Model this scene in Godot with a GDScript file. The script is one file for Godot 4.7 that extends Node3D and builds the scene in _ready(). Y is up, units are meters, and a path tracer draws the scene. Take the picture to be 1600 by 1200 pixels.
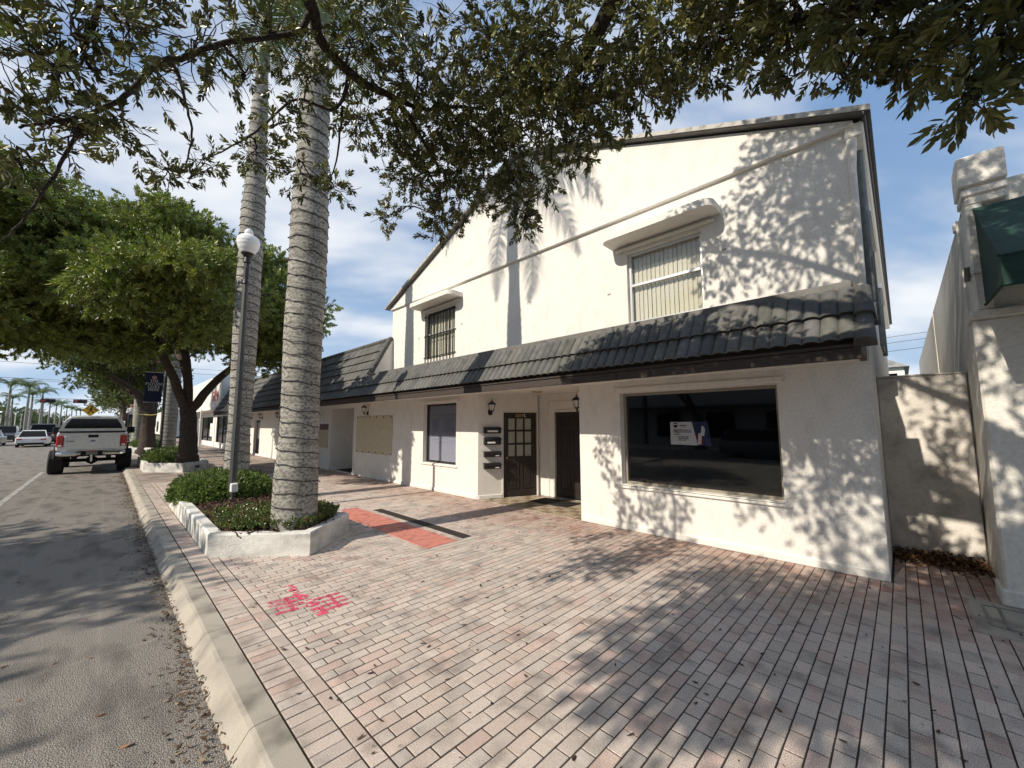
extends Node3D
# A shaded shopping street: stucco gable building, brick pavement, palms and oaks.
# World: facade plane z = 0, street towards +z, x along the street, pavement top y = 0, road y = -0.14.

const CAM := Vector3(0, 1.78, 6.26)
const ROAD_Y := -0.14
const SUN_TO := Vector3(-0.13, 0.77, 1.0)

var rng := RandomNumberGenerator.new()
var taken := {}
var mats := {}
var texs := {}

# ---------------------------------------------------------------- mesh builder
class MB:
	var v := PackedVector3Array()
	var n := PackedVector3Array()
	var c := PackedColorArray()
	var uv := PackedVector2Array()
	var col := Color(1, 1, 1)
	var xf := Transform3D.IDENTITY

	func vert(p: Vector3, q: Vector3, t := Vector2.ZERO):
		v.append(xf * p)
		n.append((xf.basis * q).normalized())
		c.append(col)
		uv.append(t)

	# corners counter-clockwise seen from outside
	func tri(a: Vector3, b: Vector3, d: Vector3):
		var q := (b - a).cross(d - a).normalized()
		vert(a, q); vert(d, q); vert(b, q)

	func quad(a: Vector3, b: Vector3, d: Vector3, e: Vector3):
		var q := (d - a).cross(e - b).normalized()
		vert(a, q, Vector2(0, 1)); vert(d, q, Vector2(1, 0)); vert(b, q, Vector2(1, 1))
		vert(a, q, Vector2(0, 1)); vert(e, q, Vector2(0, 0)); vert(d, q, Vector2(1, 0))

	func squad(a, b, d, e, na, nb, nd, ne):
		vert(a, na); vert(d, nd); vert(b, nb)
		vert(a, na); vert(e, ne); vert(d, nd)

	func box(lo: Vector3, hi: Vector3, ch := 0.0):
		if ch <= 0.0:
			var p := []
			for i in 8:
				p.append(Vector3(hi.x if i & 1 else lo.x, hi.y if i & 2 else lo.y, hi.z if i & 4 else lo.z))
			quad(p[4], p[5], p[7], p[6]); quad(p[1], p[0], p[2], p[3])
			quad(p[5], p[1], p[3], p[7]); quad(p[0], p[4], p[6], p[2])
			quad(p[6], p[7], p[3], p[2]); quad(p[0], p[1], p[5], p[4])
			return
		var m := (lo + hi) * 0.5
		var h := (hi - lo) * 0.5
		ch = min(ch, min(h.x, min(h.y, h.z)) * 0.9)
		var ax := [Vector3.RIGHT, Vector3.UP, Vector3.BACK]
		for a in 3:
			var b := (a + 1) % 3
			var d := (a + 2) % 3
			for s in [-1.0, 1.0]:
				var u: Vector3 = ax[b] * (h[b] - ch)
				var w: Vector3 = ax[d] * (h[d] - ch)
				var o: Vector3 = m + ax[a] * h[a] * s
				if s > 0: quad(o - u - w, o + u - w, o + u + w, o - u + w)
				else: quad(o - u + w, o + u + w, o + u - w, o - u - w)
			for s in [-1.0, 1.0]:
				for t in [-1.0, 1.0]:
					# edge along axis d between faces a (s) and b (t)
					var w: Vector3 = ax[d] * (h[d] - ch)
					var p1: Vector3 = m + ax[a] * h[a] * s + ax[b] * (h[b] - ch) * t
					var p2: Vector3 = m + ax[a] * (h[a] - ch) * s + ax[b] * h[b] * t
					if s * t > 0: quad(p1 - w, p2 - w, p2 + w, p1 + w)
					else: quad(p1 + w, p2 + w, p2 - w, p1 - w)
		for sx in [-1.0, 1.0]:
			for sy in [-1.0, 1.0]:
				for sz in [-1.0, 1.0]:
					var s := Vector3(sx, sy, sz)
					var px: Vector3 = m + Vector3(h.x, h.y - ch, h.z - ch) * s
					var py: Vector3 = m + Vector3(h.x - ch, h.y, h.z - ch) * s
					var pz: Vector3 = m + Vector3(h.x - ch, h.y - ch, h.z) * s
					if sx * sy * sz > 0: tri(px, py, pz)
					else: tri(px, pz, py)

	func tube(pts: Array, rad: Array, sides := 8, cap := true):
		var count := pts.size()
		var prev_u := Vector3.ZERO
		var rings := []
		var norms := []
		for i in count:
			var d: Vector3 = (pts[min(i + 1, count - 1)] - pts[max(i - 1, 0)]).normalized()
			if i == 0:
				prev_u = d.cross(Vector3.UP if abs(d.y) < 0.9 else Vector3.RIGHT).normalized()
			else:
				prev_u = (prev_u - d * prev_u.dot(d)).normalized()
			var w := d.cross(prev_u)
			var ring := PackedVector3Array()
			var nr := PackedVector3Array()
			for k in sides:
				var a := TAU * k / sides
				var q := prev_u * cos(a) + w * sin(a)
				ring.append(pts[i] + q * float(rad[i]))
				nr.append(q)
			rings.append(ring); norms.append(nr)
		for i in count - 1:
			for k in sides:
				var l := (k + 1) % sides
				squad(rings[i][k], rings[i][l], rings[i + 1][l], rings[i + 1][k], norms[i][k], norms[i][l], norms[i + 1][l], norms[i + 1][k])
		if cap:
			for k in sides:
				var l := (k + 1) % sides
				tri(pts[0], rings[0][l], rings[0][k])
				tri(pts[count - 1], rings[count - 1][k], rings[count - 1][l])

	# profile: [[radius, y], ...] turned round the y axis at o
	func lathe(o: Vector3, prof: Array, sides := 20, squash := 1.0):
		for i in prof.size() - 1:
			var r0: float = prof[i][0]; var y0: float = prof[i][1]
			var r1: float = prof[i + 1][0]; var y1: float = prof[i + 1][1]
			var d := Vector2(r1 - r0, y1 - y0).normalized()
			for k in sides:
				var a := TAU * k / sides
				var b := TAU * (k + 1) / sides
				var ua := Vector3(cos(a), 0, sin(a) * squash)
				var ub := Vector3(cos(b), 0, sin(b) * squash)
				var na := ua * d.y - Vector3.UP * d.x
				var nb := ub * d.y - Vector3.UP * d.x
				squad(o + ub * r0 + Vector3.UP * y0, o + ua * r0 + Vector3.UP * y0, o + ua * r1 + Vector3.UP * y1, o + ub * r1 + Vector3.UP * y1, nb, na, na, nb)

	# polygon in (x, y), counter-clockwise, between z0 and z1
	func prism(poly: PackedVector2Array, z0: float, z1: float):
		if Geometry2D.is_polygon_clockwise(poly) == false:
			pass
		var area := 0.0
		for i in poly.size():
			area += poly[i].cross(poly[(i + 1) % poly.size()])
		if area < 0: poly.reverse()
		var idx := Geometry2D.triangulate_polygon(poly)
		for i in range(0, idx.size(), 3):
			var a := poly[idx[i]]; var b := poly[idx[i + 1]]; var d := poly[idx[i + 2]]
			if (b - a).cross(d - a) < 0:
				var t := b; b = d; d = t
			tri(Vector3(a.x, a.y, z1), Vector3(b.x, b.y, z1), Vector3(d.x, d.y, z1))
			tri(Vector3(a.x, a.y, z0), Vector3(d.x, d.y, z0), Vector3(b.x, b.y, z0))
		for i in poly.size():
			var a := poly[i]; var b := poly[(i + 1) % poly.size()]
			quad(Vector3(a.x, a.y, z0), Vector3(b.x, b.y, z0), Vector3(b.x, b.y, z1), Vector3(a.x, a.y, z1))

	# rings of equal size joined one to the next, smooth round the ring unless the turn is sharp
	func loft(rings: Array, cap := true):
		var m: int = rings[0].size()
		for i in rings.size() - 1:
			for k in m:
				var l := (k + 1) % m
				quad(rings[i][k], rings[i][l], rings[i + 1][l], rings[i + 1][k])
		if cap:
			for r in [0, rings.size() - 1]:
				var mid := Vector3.ZERO
				for p in rings[r]: mid += p
				mid /= m
				for k in m:
					var l := (k + 1) % m
					if r == 0: tri(mid, rings[r][l], rings[r][k])
					else: tri(mid, rings[r][k], rings[r][l])

	func mesh(m: Material) -> ArrayMesh:
		var a := []
		a.resize(Mesh.ARRAY_MAX)
		a[Mesh.ARRAY_VERTEX] = v
		a[Mesh.ARRAY_NORMAL] = n
		a[Mesh.ARRAY_COLOR] = c
		a[Mesh.ARRAY_TEX_UV] = uv
		var am := ArrayMesh.new()
		if v.size() > 0:
			am.add_surface_from_arrays(Mesh.PRIMITIVE_TRIANGLES, a)
			am.surface_set_material(0, m)
		return am

# ---------------------------------------------------------------- node helpers
func numbered(called: String) -> String:
	if not taken.has(called):
		taken[called] = 0
		return called
	taken[called] += 1
	return "%s_%03d" % [called, taken[called]]

func thing(called: String, label: String, category: String, at := Vector3.ZERO, turn := 0.0, group := "") -> Node3D:
	var o := Node3D.new()
	o.name = numbered(called)
	add_child(o)
	o.position = at
	o.rotation.y = turn
	o.set_meta("label", label)
	o.set_meta("category", category)
	if group: o.set_meta("group", group)
	return o

func structure(called: String) -> Node3D:
	var o := Node3D.new()
	o.name = numbered(called)
	add_child(o)
	o.set_meta("kind", "structure")
	return o

func copy(root: Node3D, at: Vector3, turn: float, label: String) -> Node3D:
	var r: Node3D = root.duplicate()
	r.name = numbered(String(root.name))
	add_child(r)
	r.position = at
	r.rotation.y = turn
	r.set_meta("label", label)
	return r

# a builder whose points are world points, for a thing that is not turned
func world_mb(o: Node3D) -> MB:
	var b := MB.new()
	var p := o
	var off := Vector3.ZERO
	while p != self and p != null:
		off += p.position
		p = p.get_parent() as Node3D
	b.xf.origin = -off
	return b

func part(parent: Node3D, called: String, b: MB, m: Material, label := "", kind := "") -> MeshInstance3D:
	var o := MeshInstance3D.new()
	o.mesh = b.mesh(m)
	o.name = called
	parent.add_child(o, true)
	if label: o.set_meta("label", label)
	if kind: o.set_meta("kind", kind)
	return o

func inst(parent: Node3D, called: String, mesh: Mesh, xf: Transform3D) -> MeshInstance3D:
	var o := MeshInstance3D.new()
	o.mesh = mesh
	o.name = called
	o.transform = xf
	parent.add_child(o, true)
	return o

func many(parent: Node3D, called: String, mesh: Mesh, xfs: Array, cols: Array) -> MultiMeshInstance3D:
	var mm := MultiMesh.new()
	mm.transform_format = MultiMesh.TRANSFORM_3D
	mm.use_colors = cols.size() > 0
	mm.mesh = mesh
	mm.instance_count = xfs.size()
	for i in xfs.size():
		mm.set_instance_transform(i, xfs[i])
		if cols.size() > 0: mm.set_instance_color(i, cols[i])
	var o := MultiMeshInstance3D.new()
	o.multimesh = mm
	o.name = called
	parent.add_child(o, true)
	o.set_meta("kind", "stuff")
	return o

func lettering(parent: Node3D, called: String, text: String, height: float, xf: Transform3D, m: Material, serif := false) -> MeshInstance3D:
	var f := SystemFont.new()
	f.font_names = PackedStringArray(["Droid Serif" if serif else "Droid Sans"])
	f.font_weight = 700
	var t := TextMesh.new()
	t.text = text
	t.font = f
	t.font_size = 32
	t.pixel_size = height / 23.0
	t.depth = 0.004
	t.material = m
	var o := MeshInstance3D.new()
	o.mesh = t
	o.name = called
	o.transform = xf
	parent.add_child(o, true)
	return o

# ---------------------------------------------------------------- materials
func lin(r: float, g: float, b: float) -> Color:
	return Color(r, g, b).linear_to_srgb()

func noise_tex(key: String, type: int, freq: float, octaves: int, stops: Array, normal := 0.0, size := 512, stretch := Vector3.ONE) -> Texture2D:
	if texs.has(key): return texs[key]
	var f := FastNoiseLite.new()
	f.noise_type = type
	f.frequency = freq
	f.fractal_octaves = octaves
	f.seed = key.hash() % 1000
	var t := NoiseTexture2D.new()
	t.width = size
	t.height = size
	t.seamless = true
	t.noise = f
	if normal > 0.0:
		t.as_normal_map = true
		t.bump_strength = normal
	else:
		var g := Gradient.new()
		g.offsets = PackedFloat32Array(stops.map(func(s): return s[0]))
		g.colors = PackedColorArray(stops.map(func(s): return Color(s[1], s[1], s[1]) if s[1] is float else s[1]))
		t.color_ramp = g
	texs[key] = t
	return t

func mat(key: String, color: Color, rough: float, o := {}) -> StandardMaterial3D:
	if mats.has(key): return mats[key]
	var m := StandardMaterial3D.new()
	m.resource_name = key
	m.albedo_color = color
	m.roughness = rough
	m.metallic = o.get("metal", 0.0)
	m.metallic_specular = o.get("spec", 0.5)
	if o.has("tex"):
		m.albedo_texture = o.tex
		m.uv1_triplanar = true
		m.uv1_world_triplanar = o.get("world", true)
		m.uv1_scale = o.get("scale", Vector3.ONE)
	if o.has("normal"):
		m.normal_enabled = true
		m.normal_texture = o.normal
		m.normal_scale = o.get("bump", 1.0)
		m.uv1_triplanar = true
		m.uv1_world_triplanar = o.get("world", true)
		m.uv1_scale = o.get("scale", Vector3.ONE)
	if o.has("over"):
		m.detail_enabled = true
		m.detail_albedo = o.over
		m.detail_blend_mode = BaseMaterial3D.BLEND_MODE_MUL
		m.detail_uv_layer = BaseMaterial3D.DETAIL_UV_2
		m.uv2_triplanar = true
		m.uv2_world_triplanar = true
		m.uv2_scale = o.get("over_scale", Vector3.ONE * 0.2)
	m.vertex_color_use_as_albedo = o.get("vc", false)
	if o.has("back"):
		m.backlight_enabled = true
		m.backlight = o.back
		m.cull_mode = BaseMaterial3D.CULL_DISABLED
	if o.has("alpha"):
		m.transparency = BaseMaterial3D.TRANSPARENCY_ALPHA
		m.albedo_color.a = o.alpha
	if o.get("coat", 0.0) > 0.0:
		m.clearcoat_enabled = true
		m.clearcoat = o.coat
		m.clearcoat_roughness = 0.05
	mats[key] = m
	return m

func make_materials():
	var S := FastNoiseLite.TYPE_SIMPLEX_SMOOTH
	var P := FastNoiseLite.TYPE_PERLIN
	var CE := FastNoiseLite.TYPE_CELLULAR
	var speck = noise_tex("speck", S, 0.22, 3, [[0.0, 0.55], [0.38, 0.78], [0.55, 0.92], [1.0, 1.0]])
	var speck2 = noise_tex("speck2", S, 0.16, 4, [[0.0, 0.5], [0.38, 0.8], [0.55, 0.98], [1.0, 1.0]])
	var speck3 = noise_tex("speck3", S, 0.2, 3, [[0.0, 0.35], [0.36, 0.66], [0.52, 0.95], [1.0, 1.0]])
	var speck4 = noise_tex("speck4", S, 0.2, 2, [[0.0, 0.4], [0.36, 0.72], [0.5, 0.97], [1.0, 1.0]])
	var mottle2 = noise_tex("mottle2", S, 0.012, 5, [[0.0, 0.72], [0.3, 0.93], [0.5, 1.0], [1.0, 1.0]])
	var mottle = noise_tex("mottle", S, 0.012, 5, [[0.0, 0.74], [0.35, 0.9], [0.6, 0.98], [1.0, 1.0]])
	var stain = noise_tex("stain", S, 0.008, 5, [[0.0, 0.66], [0.3, 0.86], [0.5, 0.97], [1.0, 1.0]])
	var faint = noise_tex("faint", S, 0.02, 4, [[0.0, 0.9], [0.4, 0.96], [1.0, 1.0]])
	var streak = noise_tex("streak", S, 0.02, 5, [[0.0, 0.94], [0.34, 0.985], [0.5, 1.0], [1.0, 1.0]])
	var blotch = noise_tex("blotch", S, 0.014, 6, [[0.0, 0.72], [0.33, 0.88], [0.48, 0.98], [1.0, 1.0]])
	var lumps = noise_tex("lumps", S, 0.055, 3, [], 5.0)
	var grit = noise_tex("grit", S, 0.2, 3, [], 6.0)
	var grain = noise_tex("grain", P, 0.05, 4, [[0.0, 0.7], [0.5, 0.9], [1.0, 1.0]])
	var barkn = noise_tex("barkn", S, 0.035, 5, [], 12.0)
	var barkc = noise_tex("barkc", S, 0.03, 5, [[0.0, 0.35], [0.4, 0.65], [0.6, 0.9], [1.0, 1.0]])
	var lichen = noise_tex("lichen", S, 0.03, 5, [[0.0, 0.5], [0.34, 0.68], [0.46, 0.9], [0.6, 0.98], [1.0, 1.0]])
	mat("stucco", lin(0.84, 0.812, 0.755), 0.9, {normal = lumps, bump = 0.7, scale = Vector3.ONE * 2.6, tex = faint, over = streak, over_scale = Vector3(0.3, 0.16, 0.3)})
	mat("stucco_grey", lin(0.82, 0.79, 0.72), 0.9, {normal = lumps, bump = 0.5, scale = Vector3.ONE * 1.6, tex = faint, over = streak, over_scale = Vector3(0.4, 0.16, 0.4)})
	mat("stucco_dull", lin(0.80, 0.75, 0.68), 0.9, {normal = lumps, bump = 0.4, scale = Vector3.ONE * 1.2, tex = faint, over = mottle, over_scale = Vector3.ONE * 0.3})
	mat("trim_white", lin(0.78, 0.75, 0.68), 0.7, {tex = faint, scale = Vector3.ONE * 0.8})
	mat("planter_paint", lin(0.80, 0.79, 0.74), 0.85, {normal = lumps, bump = 0.5, scale = Vector3.ONE * 1.2, tex = faint, over = stain, over_scale = Vector3.ONE * 0.55})
	mat("concrete", lin(0.66, 0.60, 0.51), 0.92, {normal = grit, bump = 0.6, scale = Vector3.ONE * 2.0, tex = speck, over = stain, over_scale = Vector3.ONE * 0.45})
	mat("paver", Color(1, 1, 1), 0.92, {normal = grit, bump = 0.7, scale = Vector3.ONE * 1.5, tex = speck4, over = mottle2, over_scale = Vector3.ONE * 0.4, vc = true})
	mat("paver_far", lin(0.5, 0.41, 0.36), 0.92, {tex = speck, scale = Vector3(1.5, 1.5, 1.5), over = stain, over_scale = Vector3.ONE * 0.2})
	mat("joint_sand", lin(0.06, 0.048, 0.04), 1.0, {tex = speck, scale = Vector3.ONE * 3.0})
	mat("asphalt", lin(0.36, 0.33, 0.295), 0.9, {normal = grit, bump = 1.0, scale = Vector3.ONE * 0.9, tex = speck3, over = blotch, over_scale = Vector3(0.13, 0.13, 0.3)})
	mat("road_paint", lin(0.55, 0.54, 0.5), 0.8, {tex = speck2, scale = Vector3.ONE * 1.3, over = stain, over_scale = Vector3.ONE * 0.8})
	mat("red_pad", lin(0.9, 0.34, 0.26), 0.85, {normal = grit, bump = 0.5, scale = Vector3.ONE * 2.0, tex = speck, over = mottle, over_scale = Vector3.ONE * 0.7})
	mat("drain", lin(0.035, 0.028, 0.024), 0.9, {tex = speck, scale = Vector3.ONE * 2.0})
	mat("spray_paint", lin(0.9, 0.09, 0.2), 0.75, {tex = speck2, scale = Vector3.ONE * 3.0})
	mat("soil", lin(0.075, 0.05, 0.035), 1.0, {tex = speck, scale = Vector3.ONE * 2.0})
	mat("mulch", Color(1, 1, 1), 0.95, {vc = true})
	mat("roof_tile", Color(1, 1, 1), 0.8, {normal = grit, bump = 0.35, scale = Vector3.ONE * 1.5, tex = mottle, over = stain, over_scale = Vector3.ONE * 0.7, vc = true})
	mat("verge", lin(0.5, 0.48, 0.44), 0.8, {tex = stain, scale = Vector3.ONE * 1.2})
	mat("underlay", lin(0.11, 0.09, 0.075), 0.95, {})
	mat("flashing", lin(0.15, 0.145, 0.135), 0.6, {tex = mottle, scale = Vector3.ONE * 0.8})
	mat("fascia", lin(0.062, 0.047, 0.04), 0.75, {tex = grain, scale = Vector3(0.3, 3, 3)})
	mat("door_paint", lin(0.03, 0.02, 0.017), 0.5, {tex = grain, scale = Vector3(2, 0.4, 2)})
	mat("black_metal", lin(0.018, 0.016, 0.017), 0.45, {})
	mat("grey_metal", lin(0.2, 0.21, 0.2), 0.5, {metal = 0.3, tex = mottle, scale = Vector3.ONE})
	mat("pole_paint", lin(0.07, 0.074, 0.072), 0.55, {tex = mottle, scale = Vector3.ONE * 1.0})
	mat("aluminium", lin(0.62, 0.63, 0.64), 0.35, {metal = 0.6})
	mat("frame_bronze", lin(0.3, 0.27, 0.22), 0.5, {metal = 0.2})
	mat("frame_dark", lin(0.03, 0.03, 0.032), 0.4, {metal = 0.4})
	mat("glass", Color(0.55, 0.6, 0.6), 0.02, {alpha = 0.08, spec = 0.5})
	mat("glass_dark", Color(0.02, 0.022, 0.022), 0.03, {alpha = 0.12, spec = 0.5})
	mat("car_glass", lin(0.004, 0.004, 0.005), 0.04, {spec = 0.3})
	mat("lamp_glass", lin(0.8, 0.8, 0.78), 0.2, {alpha = 0.93})
	mat("globe_white", lin(0.85, 0.86, 0.86), 0.25, {back = Color(0.3, 0.3, 0.3), coat = 0.4})
	mat("blind_cream", lin(0.72, 0.69, 0.56), 0.8, {back = Color(0.3, 0.3, 0.24)})
	mat("blind_violet", lin(0.33, 0.33, 0.44), 0.7, {})
	mat("pane_pale", lin(0.42, 0.42, 0.36), 0.25, {tex = faint, scale = Vector3.ONE})
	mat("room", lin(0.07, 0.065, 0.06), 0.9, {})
	mat("plywood", lin(0.6, 0.53, 0.38), 0.75, {tex = faint, scale = Vector3(1.6, 0.25, 1.6), over = streak, over_scale = Vector3.ONE * 0.5})
	mat("sign_maroon", lin(0.09, 0.03, 0.025), 0.5, {})
	mat("paper_white", lin(0.82, 0.83, 0.84), 0.6, {})
	mat("ink", lin(0.02, 0.02, 0.03), 0.7, {})
	mat("ink_blue", lin(0.02, 0.03, 0.12), 0.6, {})
	mat("ink_red", lin(0.25, 0.02, 0.02), 0.6, {})
	mat("brass", lin(0.55, 0.42, 0.18), 0.35, {metal = 0.7})
	mat("tile_ochre", lin(0.42, 0.35, 0.25), 0.5, {tex = mottle, scale = Vector3.ONE * 2.0})
	mat("tile_brown", lin(0.26, 0.19, 0.13), 0.5, {tex = mottle, scale = Vector3.ONE * 2.0})
	mat("rubber", lin(0.022, 0.022, 0.022), 0.8, {tex = speck, scale = Vector3.ONE * 3.0})
	mat("awning_green", lin(0.009, 0.045, 0.034), 0.8, {tex = mottle, scale = Vector3(0.5, 2.0, 0.5)})
	mat("bark_palm", Color(1, 1, 1), 0.9, {normal = barkn, bump = 0.15, scale = Vector3(1.0, 1.2, 1.0), tex = lichen, over = mottle, over_scale = Vector3.ONE * 0.6, vc = true, world = false})
	mat("bark_oak", lin(0.12, 0.09, 0.07), 0.95, {normal = barkn, bump = 1.4, scale = Vector3(1.6, 0.7, 1.6), tex = barkc, world = false})
	mat("bark_limb", lin(0.075, 0.06, 0.05), 0.95, {normal = barkn, bump = 1.0, scale = Vector3(2.0, 2.0, 2.0), tex = barkc})
	mat("crownshaft", lin(0.15, 0.19, 0.08), 0.5, {tex = mottle, scale = Vector3(2, 0.4, 2), world = false})
	mat("leaf_oak", Color(1, 1, 1), 0.36, {vc = true, back = Color(0.35, 0.42, 0.14)})
	mat("leaf_green", Color(1, 1, 1), 0.42, {vc = true, back = Color(0.48, 0.58, 0.18)})
	mat("leaf_hedge", Color(1, 1, 1), 0.35, {vc = true, back = Color(0.18, 0.28, 0.06)})
	mat("leaf_palm", Color(1, 1, 1), 0.4, {vc = true, back = Color(0.28, 0.38, 0.1)})
	mat("leaf_dry", Color(1, 1, 1), 0.85, {vc = true, back = Color(0.12, 0.07, 0.03)})
	mat("grass_far", lin(0.07, 0.09, 0.035), 1.0, {tex = mottle, scale = Vector3.ONE * 0.1})
	mat("car_white", lin(0.76, 0.77, 0.77), 0.3, {coat = 0.8, tex = faint, scale = Vector3.ONE * 0.5})
	mat("car_silver", lin(0.5, 0.5, 0.5), 0.3, {metal = 0.5, coat = 0.8})
	mat("car_black", lin(0.015, 0.015, 0.017), 0.3, {coat = 0.8})
	mat("car_blue", lin(0.08, 0.1, 0.14), 0.3, {metal = 0.4, coat = 0.8})
	mat("chrome", lin(0.75, 0.75, 0.76), 0.15, {metal = 0.95})
	mat("tail_red", lin(0.45, 0.012, 0.014), 0.15, {coat = 0.6})
	mat("tyre", lin(0.018, 0.018, 0.018), 0.85, {tex = speck, scale = Vector3.ONE * 3.0})
	mat("underbody", lin(0.012, 0.012, 0.012), 0.9, {})
	mat("sign_yellow", lin(0.75, 0.42, 0.02), 0.5, {})
	mat("banner_navy", lin(0.012, 0.016, 0.06), 0.8, {})
	mat("banner_print", lin(0.6, 0.58, 0.62), 0.8, {})
	mat("pink_print", lin(0.6, 0.32, 0.3), 0.8, {})
	mat("sign_red", lin(0.5, 0.03, 0.035), 0.5, {})
	mat("wall_white", lin(0.8, 0.79, 0.76), 0.8, {tex = faint, scale = Vector3.ONE * 0.5})
	mat("wall_tan", lin(0.4, 0.32, 0.22), 0.9, {tex = mottle, scale = Vector3.ONE * 0.3})
	mat("wall_grey", lin(0.35, 0.35, 0.36), 0.9, {tex = mottle, scale = Vector3.ONE * 0.3})
	mat("wire", lin(0.03, 0.03, 0.03), 0.6, {})
	mat("cloth_white", lin(0.55, 0.57, 0.6), 0.9, {})
	mat("skin", lin(0.4, 0.24, 0.17), 0.6, {})
	mat("cloth_dark", lin(0.02, 0.022, 0.03), 0.9, {})
	mat("ladder_red", lin(0.5, 0.05, 0.03), 0.5, {})
	mat("string_yellow", lin(0.6, 0.5, 0.12), 0.7, {})

const OAK_BLOBS = [[-0.87,4.34,3.89,0.41,1.0],[-0.51,4.15,3.88,0.35,1.0],[-0.23,3.89,3.87,0.3,1.0],[0.01,3.69,3.95,0.27,1.0],[0.19,3.52,3.95,0.23,1.0],[0.34,3.29,4.05,0.22,1.0],[0.36,3.12,4.06,0.12,0.9],[-0.15,3.7,3.71,0.14,0.6],[-0.44,3.96,3.69,0.17,0.7],[-0.99,4.25,3.55,0.16,0.6],[0.27,2.98,4.08,0.07,0.8],[-0.02,3.49,3.8,0.11,0.5],[0.16,3.37,3.84,0.1,0.5],[-0.72,4.04,3.69,0.14,0.5],[-2.27,5.13,4.08,0.62,0.6],[-1.72,4.8,3.9,0.56,0.6],[-1.38,4.53,3.71,0.44,0.75],[-2.06,4.66,3.65,0.46,1.0],[-1.72,4.39,3.46,0.31,0.9],[-2.08,4.34,3.34,0.24,0.7],[-2.45,5.05,3.74,0.49,1.0],[-1.25,4.32,3.58,0.27,0.8],[-3.29,5.28,4.89,0.58,0.55],[-3.06,5.24,4.36,0.62,0.55],[-3.28,5.04,3.89,0.62,0.8],[-3.61,4.98,4.31,0.54,0.5],[-3.48,4.71,3.55,0.53,0.85],[-2.9,4.76,3.48,0.55,1.0],[-3.87,4.72,3.91,0.45,0.8],[-3.98,4.34,3.46,0.29,1.0],[-3.09,4.44,3.04,0.34,0.9],[-3.1,4.2,2.86,0.19,0.8],[-4.44,4.35,4.0,0.19,0.6],[-3.82,4.92,4.63,0.33,0.5],[-2.61,4.44,3.08,0.28,0.7],[-3.35,4.86,5.57,0.4,0.4],[-3.43,4.53,6.02,0.41,0.32],[-3.65,4.53,5.75,0.23,0.25],[-3.35,4.32,6.33,0.37,0.42],[-3.63,4.27,6.16,0.23,0.35],[-3.83,4.52,5.33,0.23,0.35],[-4.13,4.3,5.45,0.24,0.5],[-4.2,4.06,5.81,0.19,0.45],[-4.3,3.9,6.02,0.15,0.5],[-3.88,3.86,6.29,0.17,0.35],[-4.22,4.37,4.68,0.24,0.5],[-4.15,4.3,5.06,0.22,0.4],[-3.61,4.93,5.26,0.34,0.4],[-3.34,3.93,6.72,0.32,0.4],[-3.51,3.65,6.71,0.32,0.36],[-3.47,3.94,6.56,0.27,0.3],[-3.66,3.59,6.57,0.2,0.35],[-3.65,3.34,6.73,0.17,0.4],[-3.67,3.81,6.4,0.19,0.35],[-3.31,4.18,6.57,0.3,0.38],[-1.1,7.5,3.8,1.2,1],[-2.2,6.9,3.4,0.7,0.8],[-0.9,8.6,3.9,1.1,0.9],[0.6,7.5,4.6,1.5,0.8],[-0.3,6.6,3.2,0.8,0.8],[0.9,5.8,3.0,1.0,0.8],[-1.0,5.8,8.6,1.3,0.8],[0.6,6.2,10.2,1.6,0.8],[-1.6,6.4,10.6,1.1,0.7],[1.6,5.6,7.6,1.4,0.8],[-2.4,5.6,8.6,0.8,0.6],[0.2,5.4,7.0,1.0,0.8],[2.2,6.8,5.2,1.8,0.7],[2.0,5.4,3.4,1.1,0.8],[-1.5,4.95,5.2,0.5,0.6],[-0.7,4.75,5.4,0.5,0.6],[-2.3,5.3,5.6,0.5,0.5],[0.1,4.5,5.6,0.5,0.6],[-0.3,5.2,6.0,0.5,0.6],[-1.6,5.4,6.3,0.5,0.5],[0,5.2,9.2,1.2,0.7],[-2.2,5.3,9.8,0.8,0.6],[1.5,5.5,10,1.4,0.8],[-0.5,5.3,11.8,1.0,0.7],[2.4,5.0,8.6,1.3,0.7],[-0.4,5.3,4.1,0.45,0.8],[-0.1,6.0,4.2,0.5,0.8],[0.1,4.9,4.5,0.35,0.7],[0.45,5.0,4.7,0.45,0.8],[0.35,6.1,4.7,0.5,0.8]]
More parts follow.
